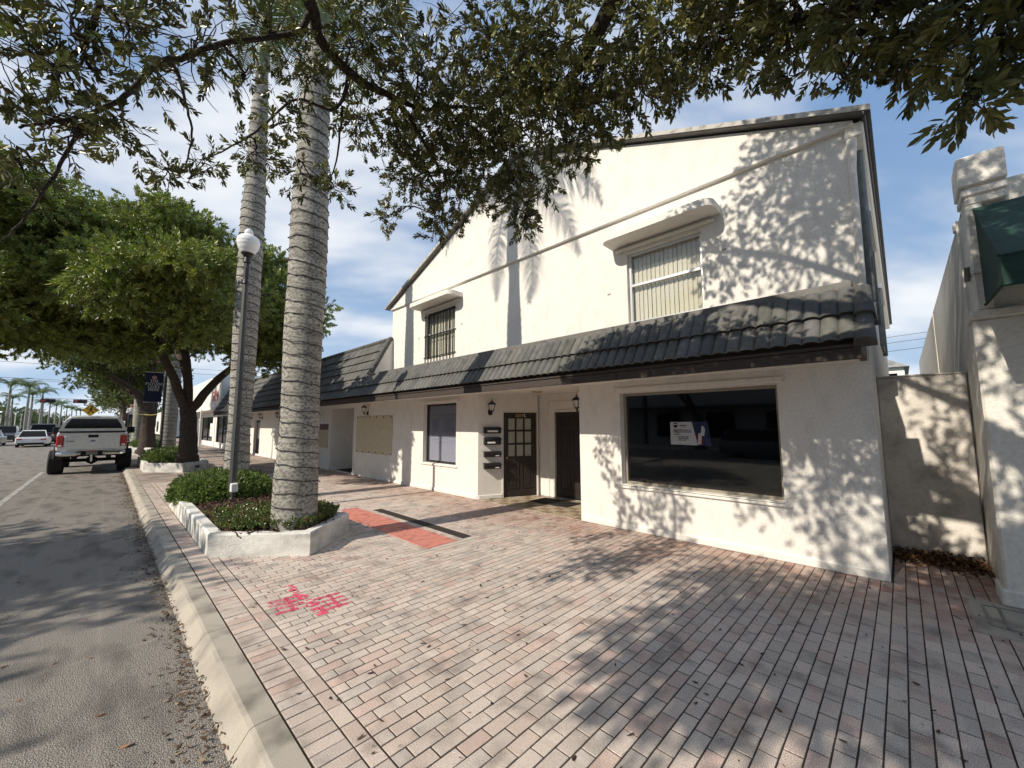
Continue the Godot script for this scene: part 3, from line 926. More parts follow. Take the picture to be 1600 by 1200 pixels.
func gable_building():
	var t := thing("gable_building", "two-storey white stucco building with low gable and dark tiled mansard canopy", "building", Vector3(-5.86, 0, -6))
	var b := world_mb(t)
	holed_wall(b, -11.5, -0.22, 0.0, 5.45, 0.0, 0.22, [[-3.5, 0.745, -1.165, 2.30], [-7.27, 0.0, -4.35, 2.51], [-9.63, 0.73, -8.13, 2.33], [-3.28, 3.5, -2.02, 4.77], [-9.6, 3.6, -8.22, 4.93]])
	part(t, "front_wall", b, mats.stucco)
	# gable field, a little proud so that it throws the thin shadow line below it
	b = world_mb(t)
	b.prism(PackedVector2Array([Vector2(-11.56, 5.47), Vector2(-0.17, 5.47), Vector2(-0.17, 5.50), Vector2(-5.86, 7.86), Vector2(-11.56, 5.50)]), -0.2, 0.05)
	part(t, "gable_wall", b, mats.stucco)
	b = world_mb(t)
	b.box(Vector3(-11.57, 5.43, -0.1), Vector3(-0.16, 5.475, 0.062), 0.012)
	part(t, "gable_trim", b, mats.stucco)
	# sides and back
	b = world_mb(t)
	b.box(Vector3(-0.42, 0.0, -14.0), Vector3(-0.22, 5.5, -0.221))
	part(t, "side_wall", b, mats.stucco)
	b = world_mb(t)
	b.box(Vector3(-11.5, 0.0, -14.0), Vector3(-11.3, 5.5, -0.221))
	part(t, "side_wall", b, mats.stucco)
	b = world_mb(t)
	b.box(Vector3(-11.5, 0.0, -14.2), Vector3(-0.22, 5.5, -14.0))
	b.prism(PackedVector2Array([Vector2(-11.5, 5.5), Vector2(-0.22, 5.5), Vector2(-5.86, 7.8)]), -14.2, -14.0)
	part(t, "back_wall", b, mats.stucco)
	# roof: two slabs with a weathered metal edge
	var sl := 0.415
	for s in [-1.0, 1.0]:
		b = world_mb(t)
		var ex := 5.86
		var p := PackedVector2Array()
		var ridge := Vector2(-5.86, 7.97)
		var eave := Vector2(-5.86 + s * ex, 7.97 - ex * sl)
		p.append(ridge); p.append(eave); p.append(eave - Vector2(0, 0.07)); p.append(ridge - Vector2(0, 0.07))
		b.prism(p, -14.3, 0.16)
		part(t, "roof_slope", b, mats.flashing)
		b = world_mb(t)
		p = PackedVector2Array()
		p.append(ridge + Vector2(0, 0.01)); p.append(eave + Vector2(0, 0.01)); p.append(eave - Vector2(0, 0.06)); p.append(ridge - Vector2(0, 0.06))
		b.prism(p, 0.1, 0.175)
		part(t, "verge_board", b, mats.verge)
	# boxed eave along the right side, and the corner fillet under it
	b = world_mb(t)
	b.box(Vector3(-0.26, 5.28, -14.1), Vector3(-0.075, 5.47, 0.045), 0.02)
	part(t, "boxed_eave", b, mats.stucco_grey)
	b = world_mb(t)
	b.box(Vector3(-0.085, 5.44, -14.2), Vector3(-0.045, 5.52, 0.16), 0.01)
	part(t, "gutter_edge", b, mats.frame_dark)
	b = world_mb(t)
	b.tube([Vector3(-0.20, 5.28, 0.0), Vector3(-0.215, 4.9, 0.0), Vector3(-0.22, 3.2, 0.0)], [0.055, 0.04, 0.035], 8)
	part(t, "corner_bead", b, mats.stucco)
	# hoods and shutter track on the side wall
	for q in [[-1.0, -3.0], [-5.5, -7.5]]:
		b = world_mb(t)
		var keep := b.xf
		var pts := PackedVector2Array()
		var y := 4.75
		b.xf = keep * Transform3D(Basis(Vector3(0, 0, 1), Vector3(1, 0, 0), Vector3(0, 1, 0)), Vector3.ZERO)
		var zc: float = (q[0] + q[1]) / 2.0
		var hw: float = absf(q[0] - q[1]) / 2.0
		pts.append(Vector2(zc - hw, -0.22)); pts.append(Vector2(zc + hw, -0.22))
		for k in 7:
			var a := PI / 2 * k / 6.0
			pts.append(Vector2(zc + hw - 0.1 + cos(a) * 0.1, -0.20 + sin(a) * 0.1))
		for k in 7:
			var a := PI / 2 + PI / 2 * k / 6.0
			pts.append(Vector2(zc - hw + 0.1 + cos(a) * 0.1, -0.20 + sin(a) * 0.1))
		b.prism(pts, y, y + 0.11)
		part(t, "side_hood", b, mats.stucco)
		b = world_mb(t)
		b.box(Vector3(-0.22, 3.45, q[0] - 0.12), Vector3(-0.13, y, q[0] - 0.04), 0.01)
		part(t, "shutter_track", b, mats.grey_metal)
		b = world_mb(t)
		b.box(Vector3(-0.22, 3.45, q[1] + 0.04), Vector3(-0.13, y, q[1] + 0.12), 0.01)
		part(t, "shutter_track", b, mats.grey_metal)
		b = world_mb(t)
		b.box(Vector3(-0.22, 3.5, q[1] + 0.12), Vector3(-0.17, y, q[0] - 0.12))
		part(t, "closed_shutter", b, mats.grey_metal)
	b = world_mb(t)
	b.tube([Vector3(-0.15, 5.3, -0.35), Vector3(-0.15, 4.2, -0.35), Vector3(-0.16, 3.3, -0.36)], [0.045, 0.045, 0.045], 8)
	part(t, "downpipe", b, mats.grey_metal)
	# plinth
	for q in [[-11.5, -7.29], [-4.345, -0.215]]:
		b = world_mb(t)
		b.box(Vector3(q[0], 0.0, -0.05), Vector3(q[1], 0.105, 0.022), 0.012)
		part(t, "plinth", b, mats.stucco)
	# windows
	shop_window(t)
	blind_window(t)
	upper_window(t, -3.28, -2.02, 3.5, 4.77, false)
	upper_window(t, -9.6, -8.22, 3.6, 4.93, true)
	entrance(t)
	# screw sockets of the storm shutters
	for q in [[-1.72, 4.35], [-3.66, 4.12], [-7.95, 4.35], [-9.95, 4.27]]:
		b = world_mb(t)
		for e in 2:
			b.tube([Vector3(q[0] + e * 0.035, q[1], 0.0), Vector3(q[0] + e * 0.035, q[1], 0.012)], [0.012, 0.012], 8)
		part(t, "screw_socket", b, mats.grey_metal)
	# mansard canopy
	var m := Node3D.new()
	m.name = "mansard_canopy"
	t.add_child(m)
	b = world_mb(m)
	b.xf = b.xf * Transform3D(Basis(Vector3.BACK, Vector3.UP, Vector3.LEFT), Vector3.ZERO)
	b.prism(PackedVector2Array([Vector2(0.002, 2.51), Vector2(1.04, 2.51), Vector2(1.04, 2.56), Vector2(0.74, 3.13), Vector2(0.70, 3.28), Vector2(0.002, 3.30)]), 0.24, 11.49)
	part(m, "canopy_core", b, mats.underlay)
	b = world_mb(m)
	b.box(Vector3(-11.49, 2.495, 0.002), Vector3(-0.30, 2.509, 1.043))
	part(m, "soffit", b, mats.stucco)
	b = world_mb(m)
	b.box(Vector3(-11.5, 2.41, 1.045), Vector3(-0.24, 2.53, 1.085), 0.006)
	part(m, "fascia_board", b, mats.fascia)
	b = world_mb(m)
	b.box(Vector3(-11.5, 2.533, 1.045), Vector3(-0.235, 2.572, 1.105), 0.006)
	part(m, "fascia_board", b, mats.fascia)
	for q in [-2.95, -2.42]:
		b = world_mb(m)
		b.box(Vector3(q, 2.43, 1.08), Vector3(q + 0.02, 2.5, 1.097), 0.004)
		part(m, "fascia_bracket", b, mats.black_metal)
	b = world_mb(m)
	b.box(Vector3(-0.30, 2.515, 0.0), Vector3(-0.24, 2.56, 1.043), 0.006)
	part(m, "end_fascia", b, mats.fascia)
	b = world_mb(m)
	b.box(Vector3(-11.5, 3.12, 0.72), Vector3(-0.28, 3.305, 0.76), 0.008)
	part(m, "top_board", b, mats.flashing)
	lay_tiles(m, -11.5, -0.25, 2, -20.0)
	rake_caps(m, -0.2, 2)

func shop_window(t: Node3D):
	var w := Node3D.new()
	w.name = "display_window"
	t.add_child(w)
	var b := world_mb(w)
	frame(b, -3.5, -1.165, 0.745, 2.30, -0.13, 0.045, 0.06)
	part(w, "window_frame", b, mats.frame_bronze)
	b = world_mb(w)
	b.box(Vector3(-3.455, 0.79, -0.166), Vector3(-1.21, 2.255, -0.160))
	part(w, "glass_pane", b, mats.glass_dark)
	b = world_mb(w)
	room(b, -4.3, -0.45, 0.3, 2.6, -4.5, -0.225)
	part(w, "room_interior", b, mats.room)
	b = world_mb(w)
	b.box(Vector3(-3.6, 2.315, -0.002), Vector3(-1.09, 2.395, 0.055), 0.012)
	part(w, "shutter_rail", b, mats.trim_white)
	b = world_mb(w)
	b.box(Vector3(-3.6, 0.685, -0.002), Vector3(-1.08, 0.728, 0.03), 0.010)
	part(w, "sill", b, mats.stucco)
	b = world_mb(w)
	b.box(Vector3(-3.5, 0.735, -0.13), Vector3(-1.165, 0.752, 0.035), 0.004)
	part(w, "sill_top", b, mats.trim_white)
	# letting notice fixed inside the pane
	var s := thing("window_notice", "white and blue printed notice hanging inside the large display window", "notice", Vector3(-2.55, 1.3, -0.13))
	var z := -0.172
	b = world_mb(s)
	b.prism(PackedVector2Array([Vector2(-2.70, 1.44), Vector2(-2.28, 1.44), Vector2(-2.36, 1.80), Vector2(-2.70, 1.80)]), z - 0.004, z)
	part(s, "white_card", b, mats.paper_white)
	b = world_mb(s)
	b.prism(PackedVector2Array([Vector2(-2.277, 1.43), Vector2(-2.08, 1.43), Vector2(-2.12, 1.80), Vector2(-2.357, 1.80)]), z - 0.004, z - 0.0005)
	part(s, "picture_card", b, mats.ink_blue)
	b = world_mb(s)
	b.prism(PackedVector2Array([Vector2(-2.277, 1.45), Vector2(-2.19, 1.45), Vector2(-2.2, 1.6), Vector2(-2.312, 1.6)]), z, z + 0.001)
	part(s, "picture_red", b, mats.ink_red)
	for q in [[-2.20, 1.66, 0.034, 0.075], [-2.25, 1.54, 0.032, 0.085]]:
		b = world_mb(s)
		b.prism(PackedVector2Array([Vector2(q[0] - q[2], q[1] - q[3]), Vector2(q[0] + q[2] * 0.6, q[1] - q[3]), Vector2(q[0] + q[2], q[1] + q[3] * 0.3), Vector2(q[0] + q[2] * 0.4, q[1] + q[3]), Vector2(q[0] - q[2] * 0.4, q[1] + q[3])]), z + 0.001, z + 0.002)
		part(s, "picture_figure", b, mats.paper_white)
	# balloon mark: a dark lower half and cap with a pale band
	b = world_mb(s)
	b.prism(PackedVector2Array([Vector2(-2.615, 1.70), Vector2(-2.573, 1.745), Vector2(-2.573, 1.752), Vector2(-2.657, 1.752), Vector2(-2.657, 1.745)]), z, z + 0.001)
	b.prism(PackedVector2Array([Vector2(-2.655, 1.768), Vector2(-2.575, 1.768), Vector2(-2.595, 1.785), Vector2(-2.635, 1.785)]), z, z + 0.001)
	part(s, "balloon_mark", b, mats.ink)
	for q in [["Mainland", -2.49, 1.745, 0.018], ["Realty", -2.49, 1.722, 0.012], ["House Purchase or", -2.51, 1.672, 0.022], ["Selling For Renters?", -2.51, 1.642, 0.022], ["Contact!", -2.60, 1.605, 0.018], ["772.283.2216", -2.50, 1.565, 0.02], ["772.696.8076", -2.50, 1.537, 0.02], ["call for viewing", -2.52, 1.512, 0.012]]:
		lettering(s, "print", q[0], q[3], Transform3D(Basis.IDENTITY, Vector3(q[1], q[2], z + 0.001) - s.position), mats.ink)

func blind_window(t: Node3D):
	var w := Node3D.new()
	w.name = "blind_window"
	t.add_child(w)
	var b := world_mb(w)
	frame(b, -9.63, -8.13, 0.73, 2.33, -0.12, 0.05, 0.06)
	part(w, "window_frame", b, mats.frame_dark)
	b = world_mb(w)
	b.box(Vector3(-9.58, 0.78, -0.155), Vector3(-8.18, 2.28, -0.15))
	part(w, "glass_pane", b, mats.glass)
	b = world_mb(w)
	for k in 42:
		var y := 0.79 + k * 0.0355
		b.quad(Vector3(-9.57, y, -0.178), Vector3(-8.19, y, -0.178), Vector3(-8.19, y + 0.034, -0.198), Vector3(-9.57, y + 0.034, -0.198))
	part(w, "blind_slats", b, mats.blind_violet, "", "stuff")
	b = world_mb(w)
	room(b, -9.8, -8.0, 0.5, 2.6, -1.2, -0.224)
	part(w, "room_interior", b, mats.room)
	b = world_mb(w)
	b.box(Vector3(-9.78, 2.345, -0.002), Vector3(-8.0, 2.41, 0.05), 0.012)
	part(w, "shutter_rail", b, mats.trim_white)
	b = world_mb(w)
	b.box(Vector3(-9.7, 0.675, -0.002), Vector3(-8.06, 0.72, 0.03), 0.010)
	part(w, "sill", b, mats.stucco)

func upper_window(t: Node3D, x0: float, x1: float, y0: float, y1: float, barred: bool):
	var w := Node3D.new()
	w.name = "upper_window"
	t.add_child(w, true)
	var b := world_mb(w)
	frame(b, x0, x1, y0, y1, -0.07, 0.05, 0.05)
	part(w, "window_frame", b, mats.frame_dark if barred else mats.aluminium)
	b = world_mb(w)
	var ym := (y0 + y1) / 2 + 0.05
	b.box(Vector3(x0 + 0.05, ym - 0.025, -0.115), Vector3(x1 - 0.05, ym + 0.025, -0.062), 0.004)
	part(w, "meeting_rail", b, mats.aluminium)
	for q in [[y0 + 0.05, ym - 0.025], [ym + 0.025, y1 - 0.05]]:
		b = world_mb(w)
		b.box(Vector3(x0 + 0.05, q[0], -0.105), Vector3(x1 - 0.05, q[1], -0.10))
		part(w, "glass_pane", b, mats.glass)
	var n := 15
	for k in n:
		b = world_mb(w)
		var cx := x0 + 0.06 + (x1 - x0 - 0.12) * (k + 0.5) / n
		var hw := (x1 - x0 - 0.12) / n * 0.54
		var a := 0.28 + rng.randf_range(-0.12, 0.12)
		var dx := cos(a) * hw
		var dz := sin(a) * hw
		b.quad(Vector3(cx - dx, y0 + 0.02, -0.16 - dz), Vector3(cx + dx, y0 + 0.02, -0.16 + dz), Vector3(cx + dx, y1 - 0.03, -0.16 + dz), Vector3(cx - dx, y1 - 0.03, -0.16 - dz))
		part(w, "blind_slat", b, mats.blind_cream)
	b = world_mb(w)
	room(b, x0 - 0.1, x1 + 0.1, y0 - 0.1, y1 + 0.1, -1.0, -0.224)
	part(w, "room_interior", b, mats.room)
	hood(w, x0 - 0.27, x1 + 0.30, y1 + 0.14, 0.44)
	b = world_mb(w)
	b.box(Vector3(x0 - 0.18, y1 + 0.05, 0.0), Vector3(x1 + 0.2, y1 + 0.10, 0.07), 0.015)
	part(w, "shutter_rail", b, mats.trim_white)
	if barred:
		for k in 10:
			b = world_mb(w)
			var x := x0 + 0.04 + (x1 - x0 - 0.08) * k / 9.0
			b.box(Vector3(x - 0.011, y0 - 0.15, 0.02), Vector3(x + 0.011, y1 - 0.04, 0.042), 0.004)
			part(w, "security_bar", b, mats.black_metal)
		for y in [y0 + 0.05, (y0 + y1) / 2, y1 - 0.1]:
			b = world_mb(w)
			b.box(Vector3(x0 - 0.06, y - 0.012, 0.01), Vector3(x1 + 0.06, y + 0.012, 0.019), 0.003)
			part(w, "security_rail", b, mats.black_metal)

func entrance(t: Node3D):
	var e := Node3D.new()
	e.name = "entrance_recess"
	t.add_child(e)
	var A := Vector3(-7.27, 0, -0.0)
	var B := Vector3(-6.62, 0, -1.44)
	var along := (B - A).normalized()
	var out := Vector3.UP.cross(along) * -1.0
	if out.x < 0: out = -out
	var xf := Transform3D(Basis(along, Vector3.UP, out), A + out * 0.0)
	var b := world_mb(e)
	var base := b.xf
	b.xf = base * xf
	var L := (B - A).length()
	holed_wall(b, 0.0, L, 0.0, 2.51, 0.0, 0.12, [[0.645, 0.0, 1.545, 2.06]])
	part(e, "angled_wall", b, mats.stucco)
	b = world_mb(e)
	b.xf = base * xf
	b.box(Vector3(0.012, 0.0, -0.02), Vector3(0.60, 0.1, 0.02), 0.01)
	part(e, "plinth", b, mats.stucco)
	b = world_mb(e)
	b.xf = base * xf
	b.box(Vector3(0.605, 0.0, -0.02), Vector3(0.645, 2.10, 0.015), 0.005)
	b.box(Vector3(1.545, 0.0, -0.02), Vector3(1.58, 2.10, 0.015), 0.005)
	b.box(Vector3(0.645, 2.06, -0.02), Vector3(1.545, 2.10, 0.015), 0.005)
	part(e, "door_casing", b, mats.trim_white)
	var d := door_leaf(e, base * xf * Transform3D(Basis.IDENTITY, Vector3(0.655, 0.0, -0.03)), 0.88, 2.05, true, [[0.1, 0.2, 0.40, 0.84], [0.48, 0.2, 0.78, 0.84]])
	d.name = "glazed_door"
	b = world_mb(d)
	b.xf = base * xf
	b.lathe(Vector3.ZERO, [[0.0, 0.0]], 4)
	b.tube([Vector3(0.72, 0.95, -0.03), Vector3(0.72, 0.95, 0.02)], [0.012, 0.014], 8)
	b.tube([Vector3(0.72, 0.95, 0.02), Vector3(0.72, 0.95, 0.035), Vector3(0.72, 0.95, 0.05), Vector3(0.72, 0.95, 0.06)], [0.018, 0.03, 0.028, 0.012], 10)
	part(d, "door_knob", b, mats.brass)
	lettering(d, "house_number", "3331", 0.075, base * xf * Transform3D(Basis.IDENTITY, Vector3(1.075, 1.985, -0.022)), mats.brass)
	lettering(d, "house_letter", "C", 0.075, base * xf * Transform3D(Basis.IDENTITY, Vector3(1.225, 1.985, -0.022)), mats.paper_white)
	# back wall with the panelled door
	b = world_mb(e)
	holed_wall(b, -6.66, -4.35, 0.0, 2.51, -1.5, 0.12, [[-6.12, 0.0, -5.20, 2.06]])
	part(e, "back_wall", b, mats.stucco)
	b = world_mb(e)
	b.box(Vector3(-6.19, 0.0, -1.52), Vector3(-6.12, 2.12, -1.475), 0.006)
	b.box(Vector3(-5.2, 0.0, -1.52), Vector3(-5.13, 2.12, -1.475), 0.006)
	b.box(Vector3(-6.12, 2.06, -1.52), Vector3(-5.2, 2.12, -1.475), 0.006)
	b.box(Vector3(-6.34, 2.30, -1.51), Vector3(-4.9, 2.34, -1.48), 0.006)
	b.box(Vector3(-6.34, 0.0, -1.51), Vector3(-6.30, 2.30, -1.48), 0.006)
	part(e, "door_casing", b, mats.trim_white)
	var d2 := door_leaf(e, base * Transform3D(Basis.IDENTITY, Vector3(-6.11, 0.0, -1.53)), 0.9, 2.05, false, [[0.11, 0.2, 0.41, 0.8], [0.49, 0.2, 0.79, 0.8], [0.11, 0.92, 0.41, 1.62], [0.49, 0.92, 0.79, 1.62], [0.11, 1.70, 0.41, 1.94], [0.49, 1.70, 0.79, 1.94]])
	d2.name = "panelled_door"
	b = world_mb(e)
	b.box(Vector3(-4.35, 0.0, -1.62), Vector3(-4.23, 2.51, -0.22))
	part(e, "right_wall", b, mats.stucco)
	b = world_mb(e)
	b.box(Vector3(-7.28, 2.51, -1.62), Vector3(-4.35, 2.56, -0.22))
	part(e, "ceiling", b, mats.stucco)
	b = world_mb(e)
	b.lathe(Vector3(-5.88, 2.48, -0.55), [[0.0, -0.0], [0.09, 0.0], [0.12, 0.02], [0.12, 0.035]], 16)
	part(e, "ceiling_light", b, mats.brass)
	# floor tiles of the recess, ochre and brown
	b = world_mb(e)
	b.box(Vector3(-7.3, -0.2, -1.62), Vector3(-4.35, -0.004, -0.01))
	part(e, "floor_bed", b, mats.joint_sand)
	for i in 14:
		for j in 7:
			var x := -7.24 + i * 0.208
			var z := -1.45 + j * 0.206
			# keep to the right of the angled wall
			if x + 0.1 < -7.27 + (-z - 0.1) * 0.4514: continue
			b = world_mb(e)
			b.box(Vector3(x, -0.05, z), Vector3(x + 0.2, 0.006, z + 0.198), 0.004)
			part(e, "floor_tile", b, mats.tile_ochre if (i + j) % 2 == 0 or rng.randf() < 0.15 else mats.tile_brown)
	var matt := thing("door_mat", "dark rubber door mat lying before the panelled door", "door mat", Vector3(-5.75, 0.006, -0.95))
	b = world_mb(matt)
	b.box(Vector3(-6.25, 0.007, -1.25), Vector3(-5.2, 0.022, -0.68), 0.006)
	part(matt, "mat_border", b, mats.rubber)
	for k in 16:
		b = world_mb(matt)
		b.box(Vector3(-6.2 + k * 0.062, 0.02, -1.2), Vector3(-6.165 + k * 0.062, 0.028, -0.73), 0.003)
		part(matt, "mat_rib", b, mats.rubber)
	# four letter boxes on the angled wall, one above the other
	var where := ["topmost of four beside the glazed door", "second from the top beside the glazed door", "third from the top beside the glazed door", "lowest of four beside the glazed door"]
	var ys := [[1.55, 1.70], [1.28, 1.45], [0.99, 1.12], [0.71, 0.845]]
	for k in 4:
		var mb := thing("letter_box", "black metal letter box, " + where[k], "letter box", xf * Vector3(0.32, ys[k][0], 0.0), 0.0, "letter boxes by the entrance")
		b = world_mb(mb)
		var bb := b.xf
		b.xf = bb * xf
		var y0: float = ys[k][0]
		var y1: float = ys[k][1]
		b.box(Vector3(0.13, y0, 0.002), Vector3(0.55, y1, 0.11), 0.01)
		part(mb, "case", b, mats.black_metal)
		b = world_mb(mb)
		b.xf = bb * xf
		b.quad(Vector3(0.12, y1 - 0.045, 0.128), Vector3(0.56, y1 - 0.045, 0.128), Vector3(0.56, y1 + 0.006, 0.0), Vector3(0.12, y1 + 0.006, 0.0))
		b.box(Vector3(0.12, y1 - 0.055, 0.112), Vector3(0.56, y1 - 0.045, 0.13), 0.003)
		part(mb, "lid", b, mats.black_metal)
		b = world_mb(mb)
		b.xf = bb * xf
		if k < 2: b.box(Vector3(0.2, y0 + 0.035, 0.111), Vector3(0.46 if k == 0 else 0.4, y0 + 0.075, 0.113))
		else: b.box(Vector3(0.4, y0 + 0.02, 0.111), Vector3(0.5, y0 + 0.045, 0.113))
		part(mb, "paper_label", b, mats.paper_white)
	# wall lanterns
	var la := lantern("black carriage lantern on the wall above the letter boxes")
	la.position = xf * Vector3(0.3, 2.12, 0.0)
	la.rotation.y = atan2(out.x, out.z)
	var lb := copy(la, Vector3(-4.45, 2.12, -0.26), -PI / 2, "black carriage lantern beside the panelled door")
	b = MB.new()
	b.box(Vector3(-0.05, -0.14, -0.1), Vector3(0.05, 0.02, 0.0), 0.01)
	part(lb, "mount_block", b, mats.black_metal)
	copy(la, Vector3(-13.04, 2.22, 0.0), 0.0, "black carriage lantern above the screwed plywood sheet")
	copy(la, Vector3(-22.85, 2.22, 0.0), 0.0, "black carriage lantern on the shop row wall behind the nearest palm")
	copy(la, Vector3(-26.1, 2.22, 0.0), 0.0, "black carriage lantern right of the far shop door")
	copy(la, Vector3(-28.4, 2.22, 0.0), 0.0, "black carriage lantern left of the far shop door")

func lantern(label: String) -> Node3D:
	var t := thing("wall_lantern", label, "wall lantern", Vector3.ZERO, 0.0, "black carriage lanterns on the walls")
	var b := MB.new()
	b.lathe(Vector3(0, -0.06, 0.012), [[0.0, -0.075], [0.05, -0.06], [0.06, 0.0], [0.05, 0.06], [0.0, 0.075]], 12, 0.25)
	part(t, "wall_plate", b, mats.black_metal)
	b = MB.new()
	b.tube([Vector3(0, -0.06, 0.01), Vector3(0, -0.1, 0.06), Vector3(0, -0.09, 0.12), Vector3(0, -0.04, 0.14)], [0.013, 0.012, 0.012, 0.012], 8)
	part(t, "arm", b, mats.black_metal)
	b = MB.new()
	b.lathe(Vector3(0, 0, 0.14), [[0.0, -0.11], [0.008, -0.1], [0.02, -0.05], [0.05, -0.035], [0.052, -0.02]], 12)
	part(t, "base_cup", b, mats.black_metal)
	b = MB.new()
	b.lathe(Vector3(0, 0, 0.14), [[0.046, -0.02], [0.075, 0.12]], 8)
	part(t, "glass", b, mats.lamp_glass)
	for k in 6:
		b = MB.new()
		var a := TAU * k / 6
		b.tube([Vector3(cos(a) * 0.05, -0.025, 0.14 + sin(a) * 0.05), Vector3(cos(a) * 0.08, 0.125, 0.14 + sin(a) * 0.08)], [0.005, 0.005], 5)
		part(t, "cage_bar", b, mats.black_metal)
	b = MB.new()
	b.lathe(Vector3(0, 0, 0.14), [[0.0, 0.115], [0.1, 0.118], [0.098, 0.135], [0.07, 0.165], [0.03, 0.19], [0.012, 0.2], [0.018, 0.215], [0.006, 0.23], [0.005, 0.27], [0.0, 0.275]], 14)
	part(t, "cap", b, mats.black_metal)
	return t

func shop_row():
	var t := thing("shop_row", "long single-storey cream shop row under a steep dark tiled mansard roof", "building", Vector3(-22, 0, -5))
	var b := world_mb(t)
	holed_wall(b, -34.0, -11.503, 0.0, 2.51, -0.003, 0.22, [[-16.2, 0.0, -14.12, 2.38], [-27.7, 0.0, -26.5, 2.05]])
	part(t, "front_wall", b, mats.stucco)
	b = world_mb(t)
	b.box(Vector3(-34.0, 0.0, -12.0), Vector3(-11.51, 4.3, -1.2))
	part(t, "rear_block", b, mats.stucco)
	b = world_mb(t)
	b.box(Vector3(-34.0, 2.512, -1.2), Vector3(-11.51, 4.3, -0.1))
	part(t, "upper_block", b, mats.stucco)
	for q in [[-34.0, -16.2], [-14.12, -11.505]]:
		b = world_mb(t)
		b.box(Vector3(q[0], 0.0, -0.05), Vector3(q[1], 0.1, 0.02), 0.01)
		part(t, "plinth", b, mats.stucco)
	b = world_mb(t)
	b.quad(Vector3(-16.2, 0, -0.9), Vector3(-14.12, 0, -0.9), Vector3(-14.12, 2.38, -0.9), Vector3(-16.2, 2.38, -0.9))
	b.quad(Vector3(-16.2, 0, -0.22), Vector3(-16.2, 0, -0.9), Vector3(-16.2, 2.38, -0.9), Vector3(-16.2, 2.38, -0.22))
	b.quad(Vector3(-14.12, 0, -0.9), Vector3(-14.12, 0, -0.22), Vector3(-14.12, 2.38, -0.22), Vector3(-14.12, 2.38, -0.9))
	b.quad(Vector3(-16.2, 2.38, -0.9), Vector3(-14.12, 2.38, -0.9), Vector3(-14.12, 2.38, -0.22), Vector3(-16.2, 2.38, -0.22))
	part(t, "recess_walls", b, mats.stucco)
	var d := door_leaf(t, world_mb(t).xf * Transform3D(Basis.IDENTITY, Vector3(-15.75, 0, -0.885)), 0.95, 2.05, false, [[0.12, 0.2, 0.83, 0.9], [0.12, 1.05, 0.83, 1.9]])
	d.name = "dark_door"
	b = world_mb(t)
	b.box(Vector3(-15.83, 0, -0.9), Vector3(-15.76, 2.12, -0.85), 0.006)
	b.box(Vector3(-14.79, 0, -0.9), Vector3(-14.72, 2.12, -0.85), 0.006)
	b.box(Vector3(-15.76, 2.06, -0.9), Vector3(-14.79, 2.12, -0.85), 0.006)
	part(t, "door_casing", b, mats.trim_white)
	# far door with a pale glazed upper half
	b = world_mb(t)
	b.box(Vector3(-27.7, 0, -0.2), Vector3(-26.5, 2.05, -0.12))
	var fd := part(t, "far_door", b, mats.door_paint)
	b = world_mb(fd)
	b.box(Vector3(-27.5, 0.95, -0.12), Vector3(-26.7, 1.9, -0.11))
	part(fd, "pane", b, mats.pane_pale)
	# boarded openings
	var p := thing("plywood_board", "tan plywood sheet screwed over a window, right of the dark recessed door", "board", Vector3(-12.58, 0.82, 0.02))
	b = world_mb(p)
	b.box(Vector3(-13.82, 0.82, 0.004), Vector3(-11.33, 2.05, 0.03), 0.006)
	part(p, "sheet", b, mats.plywood)
	for k in 6:
		for y in [0.86, 2.01]:
			b = world_mb(p)
			b.lathe(Vector3(-13.76 + k * 0.474, y, 0.03), [[0.03, 0.0], [0.0, 0.01]], 8)
			b.tube([Vector3(-13.76 + k * 0.474, y, 0.028), Vector3(-13.76 + k * 0.474, y, 0.042)], [0.028, 0.02], 8)
			part(p, "screw_washer", b, mats.black_metal)
	p = thing("plywood_board", "tan plywood sheet on the wall below the small maroon sign", "board", Vector3(-16.82, 0.85, 0.02))
	b = world_mb(p)
	b.box(Vector3(-17.4, 0.85, 0.004), Vector3(-16.42, 1.53, 0.03), 0.006)
	part(p, "sheet", b, mats.plywood)
	p = thing("maroon_sign", "small blank maroon sign plate fixed to the shop row wall", "sign", Vector3(-16.85, 1.56, 0.02))
	b = world_mb(p)
	b.box(Vector3(-17.27, 1.56, 0.004), Vector3(-16.43, 1.80, 0.03), 0.006)
	part(p, "plate", b, mats.sign_maroon)
	# mansard roof
	var m := Node3D.new()
	m.name = "mansard_roof"
	t.add_child(m)
	b = world_mb(m)
	b.xf = b.xf * Transform3D(Basis(Vector3.BACK, Vector3.UP, Vector3.LEFT), Vector3.ZERO)
	b.prism(PackedVector2Array([Vector2(-0.1, 2.512), Vector2(1.04, 2.512), Vector2(1.04, 2.56), Vector2(0.05, 4.42), Vector2(-0.1, 4.42)]), 11.52, 34.0)
	part(m, "roof_core", b, mats.underlay)
	b = world_mb(m)
	b.box(Vector3(-34.0, 2.495, 0.0), Vector3(-11.5, 2.509, 1.043))
	part(m, "soffit", b, mats.stucco)
	b = world_mb(m)
	b.box(Vector3(-34.0, 2.41, 1.045), Vector3(-11.503, 2.53, 1.085), 0.006)
	part(m, "fascia_board", b, mats.fascia)
	b = world_mb(m)
	b.box(Vector3(-34.0, 2.533, 1.045), Vector3(-11.503, 2.572, 1.105), 0.006)
	part(m, "fascia_board", b, mats.fascia)
	lay_tiles(m, -34.0, -11.5, 6, -17.0)
	# barrel caps up the right-hand rake above the lower canopy
	var up := Vector3(0, 1.0, -0.555).normalized()
	var out := Vector3(0, 0.555, 1.0).normalized()
